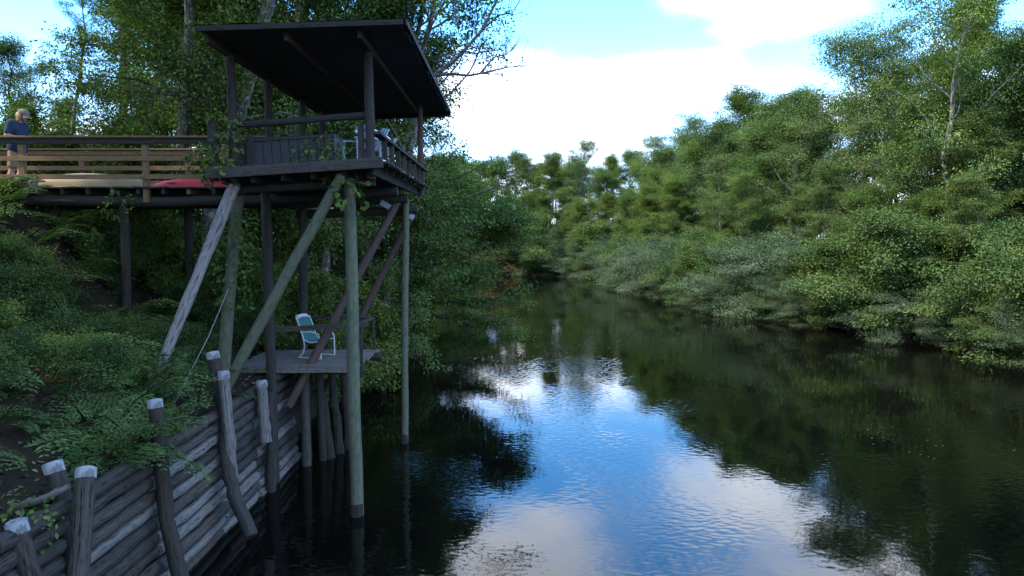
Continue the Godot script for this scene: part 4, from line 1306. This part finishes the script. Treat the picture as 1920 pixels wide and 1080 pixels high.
# ------------------------------------------------------------------ the person: a smooth field of tapered bones, meshed as surface nets
func net(bones: Array, cell: float, k: float, mb: MB) -> void:
	var lo := Vector3(9, 9, 9)
	var hi := -lo
	for b in bones:
		var r: float = maxf(b[2], b[3]) + cell * 2.5
		for q in 2:
			lo = lo.min(b[q] - Vector3(r, r, r))
			hi = hi.max(b[q] + Vector3(r, r, r))
	var nx := int((hi.x - lo.x) / cell) + 2
	var ny := int((hi.y - lo.y) / cell) + 2
	var nz := int((hi.z - lo.z) / cell) + 2
	var f := PackedFloat32Array()
	f.resize(nx * ny * nz)
	f.fill(1.0)
	for b in bones:
		var a: Vector3 = b[0]
		var ab: Vector3 = b[1] - a
		var l2 := maxf(ab.length_squared(), 1e-9)
		var m: float = maxf(b[2], b[3]) + k + cell * 2.0
		var p0 := ((a.min(b[1]) - Vector3(m, m, m) - lo) / cell).floor()
		var p1 := ((a.max(b[1]) + Vector3(m, m, m) - lo) / cell).ceil()
		for iz in range(maxi(0, int(p0.z)), mini(nz, int(p1.z) + 1)):
			for iy in range(maxi(0, int(p0.y)), mini(ny, int(p1.y) + 1)):
				for ix_ in range(maxi(0, int(p0.x)), mini(nx, int(p1.x) + 1)):
					var p := lo + Vector3(ix_, iy, iz) * cell
					var t := clampf((p - a).dot(ab) / l2, 0, 1)
					var d := p.distance_to(a + ab * t) - lerpf(b[2], b[3], t)
					var at := (iz * ny + iy) * nx + ix_
					var e := f[at]
					var h := clampf(0.5 + 0.5 * (e - d) / k, 0, 1)
					f[at] = lerpf(e, d, h) - k * h * (1.0 - h)
	var ids := PackedInt32Array()
	ids.resize(nx * ny * nz)
	ids.fill(-1)
	var corner := [0, 1, nx, nx + 1, nx * ny, nx * ny + 1, nx * ny + nx, nx * ny + nx + 1]
	for iz in nz - 1:
		for iy in ny - 1:
			for ix_ in nx - 1:
				var at := (iz * ny + iy) * nx + ix_
				var inside := 0
				for c in corner:
					if f[at + c] < 0.0:
						inside += 1
				if inside == 0 or inside == 8:
					continue
				var sum := Vector3.ZERO
				var n := 0
				for i in 8:
					for ax in 3:
						var j := i | (1 << ax)
						if j == i:
							continue
						var u := f[at + corner[i]]
						var w := f[at + corner[j]]
						if (u < 0.0) != (w < 0.0):
							var s := u / (u - w)
							var pi := Vector3(i & 1, (i >> 1) & 1, (i >> 2) & 1)
							var pj := Vector3(j & 1, (j >> 1) & 1, (j >> 2) & 1)
							sum += pi.lerp(pj, s)
							n += 1
				var g := Vector3(f[at + 1] - f[at], f[at + nx] - f[at], f[at + nx * ny] - f[at])
				g += Vector3(f[at + corner[7]] - f[at + corner[6]], f[at + corner[7]] - f[at + corner[5]], f[at + corner[7]] - f[at + corner[3]])
				ids[at] = mb.vert(lo + (Vector3(ix_, iy, iz) + sum / n) * cell, g.normalized(), Vector2.ZERO)
	var step := [1, nx, nx * ny]
	for iz in range(1, nz - 1):
		for iy in range(1, ny - 1):
			for ix_ in range(1, nx - 1):
				var at := (iz * ny + iy) * nx + ix_
				for ax in 3:
					if (f[at] < 0.0) == (f[at + step[ax]] < 0.0):
						continue
					var s1: int = step[(ax + 1) % 3]
					var s2: int = step[(ax + 2) % 3]
					var q := [ids[at], ids[at - s1], ids[at - s1 - s2], ids[at - s2]]
					if q.min() < 0:
						continue
					mb.tri(q[0], q[1], q[2])
					mb.tri(q[0], q[2], q[3])


func bone(a: Vector3, b: Vector3, ra: float, rb: float) -> Array:
	return [a, b, ra, rb]


func person() -> void:
	var t := thing("person", Vector3(-10.98, 5.829, -15.42), "person in blue T-shirt, tan shorts and cap looking down at the footbridge rail", "person")
	t.rotation = Vector3(0, -0.12, -0.11)
	# local axes: x forward, y up, z the person's right-hand side
	var body := MB.new()
	var b: Array = []
	var torso := [bone(Vector3(0, 0.93, -0.07), Vector3(0, 0.93, 0.07), 0.125, 0.125), bone(Vector3(-0.01, 1.0, 0), Vector3(-0.01, 1.2, 0), 0.135, 0.13), bone(Vector3(-0.02, 1.3, -0.09), Vector3(-0.02, 1.3, 0.09), 0.115, 0.115), bone(Vector3(-0.02, 1.4, -0.16), Vector3(-0.02, 1.4, 0.16), 0.068, 0.068)]
	b.append_array(torso)
	b.append(bone(Vector3(-0.01, 1.42, 0), Vector3(0.045, 1.53, 0), 0.062, 0.056))
	for s in [-1.0, 1.0]:
		b.append(bone(Vector3(0, 0.9, s * 0.09), Vector3(0.015, 0.5, s * 0.115), 0.095, 0.062))
		b.append(bone(Vector3(0.015, 0.5, s * 0.115), Vector3(-0.01, 0.3, s * 0.12), 0.06, 0.058))
		b.append(bone(Vector3(-0.01, 0.3, s * 0.12), Vector3(0, 0.07, s * 0.12), 0.056, 0.038))
		b.append(bone(Vector3(-0.02, 1.4, s * 0.2), Vector3(-0.04, 1.13, s * 0.25), 0.056, 0.044))
		b.append(bone(Vector3(-0.04, 1.13, s * 0.25), Vector3(0.19, 1.1, s * 0.15), 0.043, 0.028))
	net(b, 0.016, 0.045, body)
	var head := MB.new()
	var hc := Vector3(0.11, 1.6, 0)
	var hb := [bone(hc + Vector3(-0.025, 0.02, 0), hc + Vector3(0.012, 0.025, 0), 0.094, 0.088), bone(hc + Vector3(0.02, -0.05, 0), hc + Vector3(0.045, -0.085, 0), 0.062, 0.036), bone(hc + Vector3(0.095, -0.005, 0), hc + Vector3(0.112, -0.035, 0), 0.012, 0.018),
		bone(hc + Vector3(0.0, -0.01, 0.092), hc + Vector3(-0.005, -0.04, 0.09), 0.02, 0.014), bone(hc + Vector3(0.0, -0.01, -0.092), hc + Vector3(-0.005, -0.04, -0.09), 0.02, 0.014), bone(hc + Vector3(0.08, -0.066, -0.018), hc + Vector3(0.08, -0.066, 0.018), 0.009, 0.009)]
	net(hb, 0.007, 0.02, body)
	for s in [-1.0, 1.0]:   # hands resting on the rail: palm, four fingers, thumb
		var wr := Vector3(0.19, 1.1, s * 0.15)
		var hd := [bone(wr, wr + Vector3(0.05, -0.005, -s * 0.03), 0.027, 0.036), bone(wr + Vector3(0.05, -0.005, -s * 0.03), wr + Vector3(0.085, -0.01, -s * 0.045), 0.034, 0.032)]
		for k in 4:
			var o := wr + Vector3(0.09, -0.01, -s * 0.045) + Vector3(0.35, 0, s) .normalized() * (k - 1.5) * 0.019 * Vector3(1, 1, 1).x
			var l: float = [0.028, 0.034, 0.032, 0.025][k]
			var d := Vector3(0.85, -0.2, -s * 0.4).normalized()
			hd.append(bone(o, o + d * l, 0.0095, 0.009))
			hd.append(bone(o + d * l, o + d * l + Vector3(0.45, -0.8, -s * 0.2).normalized() * l * 0.9, 0.009, 0.0075))
		hd.append(bone(wr + Vector3(0.045, 0, -s * 0.055), wr + Vector3(0.085, -0.005, -s * 0.085), 0.012, 0.009))
		net(hd, 0.006, 0.008, body)
	put("body", body.mesh(), M.skin, t)
	for s in [-1.0, 1.0]:
		var ey := MB.new()
		net([bone(hc + Vector3(0.083, 0.008, s * 0.032), hc + Vector3(0.085, 0.008, s * 0.036), 0.009, 0.009)], 0.004, 0.005, ey)
		put("eye", ey.mesh(), M.eye_dark, t)
	var sh := MB.new()
	var sb: Array = []
	for q in torso:
		sb.append(bone(q[0], q[1], q[2] + 0.018, q[3] + 0.018))
	sb.append(bone(Vector3(0, 0.84, -0.075), Vector3(0, 0.84, 0.075), 0.135, 0.135))
	sb.append(bone(Vector3(0.05, 1.03, 0), Vector3(0.04, 1.12, 0), 0.12, 0.11))
	for s in [-1.0, 1.0]:
		sb.append(bone(Vector3(-0.02, 1.4, s * 0.19), Vector3(-0.035, 1.2, s * 0.24), 0.072, 0.07))
	net(sb, 0.017, 0.05, sh)
	put("t_shirt", sh.mesh(), M.shirt, t)
	var so := MB.new()
	var sob: Array = [bone(Vector3(0, 0.9, -0.07), Vector3(0, 0.9, 0.07), 0.135, 0.135)]
	for s in [-1.0, 1.0]:
		sob.append(bone(Vector3(0, 0.88, s * 0.095), Vector3(0.015, 0.5, s * 0.12), 0.11, 0.095))
	net(sob, 0.017, 0.03, so)
	put("shorts", so.mesh(), M.shorts, t)
	for s in [-1.0, 1.0]:
		var sk := MB.new()
		var se := MB.new()
		net([bone(Vector3(0, 0.17, s * 0.12), Vector3(0, 0.06, s * 0.12), 0.05, 0.046)], 0.012, 0.01, sk)
		net([bone(Vector3(-0.05, 0.045, s * 0.12), Vector3(0.15, 0.036, s * 0.135), 0.045, 0.036), bone(Vector3(0.0, 0.05, s * 0.12), Vector3(0.0, 0.08, s * 0.12), 0.048, 0.05)], 0.01, 0.03, se)
		put("sock", sk.mesh(), M.sock, t)
		put("shoe", se.mesh(), M.shoe, t)
	var hr := MB.new()
	net([bone(hc + Vector3(-0.045, 0.0, -0.03), hc + Vector3(-0.045, 0.0, 0.03), 0.088, 0.088), bone(hc + Vector3(-0.075, -0.06, -0.045), hc + Vector3(-0.085, -0.12, -0.05), 0.05, 0.032), bone(hc + Vector3(-0.075, -0.06, 0.045), hc + Vector3(-0.085, -0.12, 0.05), 0.05, 0.032), bone(hc + Vector3(-0.02, -0.02, 0.08), hc + Vector3(-0.03, -0.09, 0.075), 0.03, 0.022), bone(hc + Vector3(-0.02, -0.02, -0.08), hc + Vector3(-0.03, -0.09, -0.075), 0.03, 0.022)], 0.01, 0.03, hr)
	put("hair", hr.mesh(), M.hair, t)
	var cp := MB.new()
	net([bone(hc + Vector3(-0.03, 0.05, -0.01), hc + Vector3(-0.02, 0.055, 0.01), 0.094, 0.094), bone(hc + Vector3(0.02, 0.045, -0.03), hc + Vector3(0.02, 0.045, 0.03), 0.082, 0.082)], 0.011, 0.03, cp)
	var br := MB.new()
	for k in 13:
		var a := -1.15 + 2.3 * k / 12.0
		for r in 2:
			var rr := 0.085 if r == 0 else 0.155
			var q := hc + Vector3(0.02, 0.04, 0) + Vector3(cos(a) * rr * (1.0 if r == 0 else 1.05), -0.075 * r - 0.012, sin(a) * rr * (1.0 if r == 0 else 0.75))
			br.vert(q, Vector3(0.3, 1, 0).normalized(), Vector2.ZERO)
			br.vert(q - Vector3(0, 0.008, 0), Vector3(-0.3, -1, 0).normalized(), Vector2.ZERO)
	for k in 12:
		var q := k * 4
		br.tri(q, q + 2, q + 6); br.tri(q, q + 6, q + 4)
		br.tri(q + 1, q + 3, q + 7); br.tri(q + 1, q + 7, q + 5)
		br.tri(q + 2, q + 3, q + 7); br.tri(q + 2, q + 7, q + 6)
	var cap := put("cap", cp.mesh(), M.cap_cloth, t)
	put("brim", br.mesh(), M.cap_cloth, cap)


# which one of many alike plants: its rank by distance from the landmark nearest to it
var ranks := {}


var marks := {"the thick leaning white-capped piling": Vector2(-4.5, -7.3), "the crooked dark piling": Vector2(-4.6, -8.9), "the tallest white-capped piling": Vector2(-4.8, -11), "the foot of the pale grey brace": Vector2(-5.9, -10.8),
		"the footbridge's front pole": Vector2(-8.4, -15), "the footbridge's bank end": Vector2(-10.8, -14.5), "the picture's left edge": Vector2(-8.5, -9.5), "the dark lichen-spotted trunk": Vector2(-9.9, -20), "the pavilion's rear posts": Vector2(-4.6, -17.5), "the person": Vector2(-12.0, -18), "the dark leaning tree": Vector2(-5.7, -25)}


func mark_distance(x: float, z: float) -> float:
	var far := 1e9
	for m in marks:
		far = minf(far, (marks[m] as Vector2).distance_to(Vector2(x, z)))
	return far


func near_what(p: Vector3, kind: String) -> String:
	var best := ""
	var far := 1e9
	for m in marks:
		var d: float = (marks[m] as Vector2).distance_to(Vector2(p.x, p.z))
		if d < far:
			far = d
			best = m
	var key := kind + best
	ranks[key] = ranks.get(key, -1) + 1
	return "%s nearest to %s" % [nth(ranks[key]), best]


# ------------------------------------------------------------------ plants and litter on the shaded bank
func bank_plants() -> void:
	rng.seed = 55
	var made := 0
	var spots: Array = []
	for k in 900:
		if spots.size() >= 92:
			break
		var x := rng.randf_range(-11.5, -5.0)
		var z := rng.randf_range(-15.0, -5.6)
		if Vector2(x + 5.0, z + 14.8).length() < 1.4 or (x > -5.9 and z < -9.6 and z > -11.3) or (x > -5.7 and z < -11.5) or (x > -5.9 and z > -8.0):
			continue
		var ok := true
		for s in spots:
			if Vector2(s.x - x, s.z - z).length() < 0.62:
				ok = false
		if ok:
			spots.append(Vector3(x, ground_at(x, z) - 0.03, z))
	# the sprays that hang over the top of the wall
	for q in [Vector3(-5.05, 0, -9.6), Vector3(-5.0, 0, -9.2), Vector3(-5.1, 0, -8.6), Vector3(-5.5, 0, -10.2), Vector3(-5.75, 0, -10.6)]:
		spots.append(Vector3(q.x, ground_at(q.x, q.z) - 0.02, q.z))
	spots.sort_custom(func(a, b): return mark_distance(a.x, a.z) < mark_distance(b.x, b.z))
	for p in spots:
		var i := made % 3
		var t := thing("shade_fern", p, "feathery fern on the slope, " + near_what(p, "fern"), "fern", "ferns on the shaded slope")
		t.rotation = Vector3(0.0, rng.randf() * TAU, -0.25)
		var s := rng.randf_range(0.75, 1.35)
		t.scale = Vector3(s, s, s)
		put("fronds", [K.fern1, K.fern2, K.fern3][i], M.leaf, t)
		made += 1
	# dark bushes on the steep part of the slope under the footbridge
	var slope: Array = [Vector2(-9.0, -13.4), Vector2(-9.6, -12.4), Vector2(-8.6, -12.6), Vector2(-8.9, -11.2), Vector2(-9.9, -11.2), Vector2(-7.6, -13.4), Vector2(-8.2, -10.0), Vector2(-7.5, -11.4), Vector2(-7.2, -9.2), Vector2(-9.3, -15.9), Vector2(-6.6, -12.9), Vector2(-6.7, -15.6), Vector2(-7.5, -16.8), Vector2(-6.4, -10.6), Vector2(-6.8, -8.0)]
	slope.sort_custom(func(a, b): return mark_distance(a.x, a.y) < mark_distance(b.x, b.y))
	for q in slope:
		plant_tree("slope_bush", K.slope, Vector3(q.x, ground_at(q.x, q.y) - 0.1, q.y), rng.randf_range(0.42, 0.62), rng.randf() * TAU, M.leaf, M.bark, "low dark bush on the slope, " + near_what(Vector3(q.x, 0, q.y), "slope bush"), "bush", "dark bushes of the shaded slope")
	# foam and leaf flecks drifting on the river
	var fm := MB.new()
	fm.leaf(Vector3(-0.03, 0, 0), Vector3(1, 0, 0), Vector3(0, 1, 0), 0.07, 0.04)
	var flecks := MultiMesh.new()
	flecks.transform_format = MultiMesh.TRANSFORM_3D
	flecks.use_colors = true
	flecks.mesh = fm.mesh()
	flecks.instance_count = 130
	var centres := [Vector2(6.0, -46), Vector2(9.0, -44), Vector2(3.0, -38), Vector2(2.0, -52), Vector2(9.5, -15), Vector2(11, -16), Vector2(4, -24), Vector2(1.5, -30), Vector2(7, -20), Vector2(-1, -20)]
	for k in 130:
		var c0: Vector2 = centres[rng.randi() % centres.size()]
		var q := c0 + Vector2(rng.randfn(0, 1.6), rng.randfn(0, 0.8))
		flecks.set_instance_transform(k, Transform3D(Basis.from_euler(Vector3(0, rng.randf() * TAU, 0)).scaled(Vector3.ONE * rng.randf_range(0.3, 0.9)), Vector3(q.x, 0.008, q.y)))
		flecks.set_instance_color(k, [Color(.2, .2, .2), Color(.16, .13, .07), Color(.16, .17, .06)][rng.randi() % 3])
	var fi := MultiMeshInstance3D.new()
	fi.name = "drifting_flecks"
	fi.multimesh = flecks
	fi.material_override = M.litter
	add_child(fi)
	tag(fi, "pale foam and leaf flecks drifting on the dark river", "flecks", "", "stuff")
	# leaf litter
	var lm := MB.new()
	lm.col = Color(1, 1, 1)
	lm.leaf(Vector3(-0.04, 0, 0), Vector3(1, 0, 0), Vector3(0, 1, 0), 0.085, 0.05)
	var litter := MultiMesh.new()
	litter.transform_format = MultiMesh.TRANSFORM_3D
	litter.use_colors = true
	litter.mesh = lm.mesh()
	litter.instance_count = 9000
	for k in 9000:
		var x := rng.randf_range(-12.5, -4.92)
		var z := rng.randf_range(-20.0, -4.5)
		var bs := Basis.from_euler(Vector3(rng.randf_range(-0.5, 0.5), rng.randf() * TAU, rng.randf_range(-0.5, 0.5))).scaled(Vector3.ONE * rng.randf_range(0.6, 1.5))
		litter.set_instance_transform(k, Transform3D(bs, Vector3(x, ground_at(x, z) + 0.012, z)))
		var c: Color = [Color(.07, .045, .025), Color(.12, .085, .05), Color(.045, .03, .02), Color(.16, .13, .09)][rng.randi() % 4]
		litter.set_instance_color(k, c * rng.randf_range(0.7, 1.2))
	var mi := MultiMeshInstance3D.new()
	mi.name = "leaf_litter"
	mi.multimesh = litter
	mi.material_override = M.litter
	add_child(mi)
	tag(mi, "brown fallen leaves strewn over the shaded bank", "leaf litter", "", "stuff")
	# vines on the timber
	vine(Vector3(-4.85, 5.7, -11.5), Vector3(-4.75, 6.75, -11.7), 0.16, 330, 0.1, GREENS, 61, "leafy vine climbing the pavilion's front left corner post")
	vine(Vector3(-5.25, 5.75, -11.6), Vector3(-4.95, 6.2, -11.7), 0.16, 200, 0.1, GREENS, 62, "leafy vine spilling from the footbridge's end by the pavilion")
	vine(Vector3(-2.85, 5.25, -11.75), Vector3(-2.68, 5.85, -11.75), 0.17, 90, 0.17, GREENS, 63, "large-leaved vine tuft at the top of the near pole")
	vine(Vector3(-3.7, 6.15, -12.12), Vector3(-2.85, 6.0, -12.05), 0.2, 420, 0.09, GREENS, 64, "feathery green vine hanging over the storage box")
	vine(Vector3(-8.55, 5.2, -14.85), Vector3(-8.3, 5.75, -14.85), 0.16, 150, 0.09, GREENS, 65, "vine tuft where the footbridge's front pole meets its beam")
	vine(Vector3(-5.05, 3.5, -12.45), Vector3(-4.9, 5.2, -12.4), 0.2, 420, 0.1, DARKS, 66, "dark vine wrapped round the upper green pole behind the grey brace")
	vine(Vector3(-5.95, 1.9, -10.75), Vector3(-5.55, 3.0, -11.1), 0.2, 260, 0.12, DARKS, 67, "dark leaves wrapped round the foot of the pale grey brace")
	vine(Vector3(-4.95, 1.75, -6.7), Vector3(-4.75, 2.1, -6.75), 0.16, 240, 0.07, GREENS, 68, "small-leaved creeper between the pilings in the bottom left corner")
	vine(Vector3(-11.6, 5.5, -14.7), Vector3(-10.4, 5.7, -14.75), 0.2, 520, 0.11, YELLOWS, 69, "bright green weeds at the footbridge's bank end below the person")


func _ready() -> void:
	camera_and_light()
	materials()
	setting()
	kinds()
	woods()
	log_wall()
	lower_dock()
	pavilion()
	footbridge()
	deck_things()
	person()
	bank_plants()
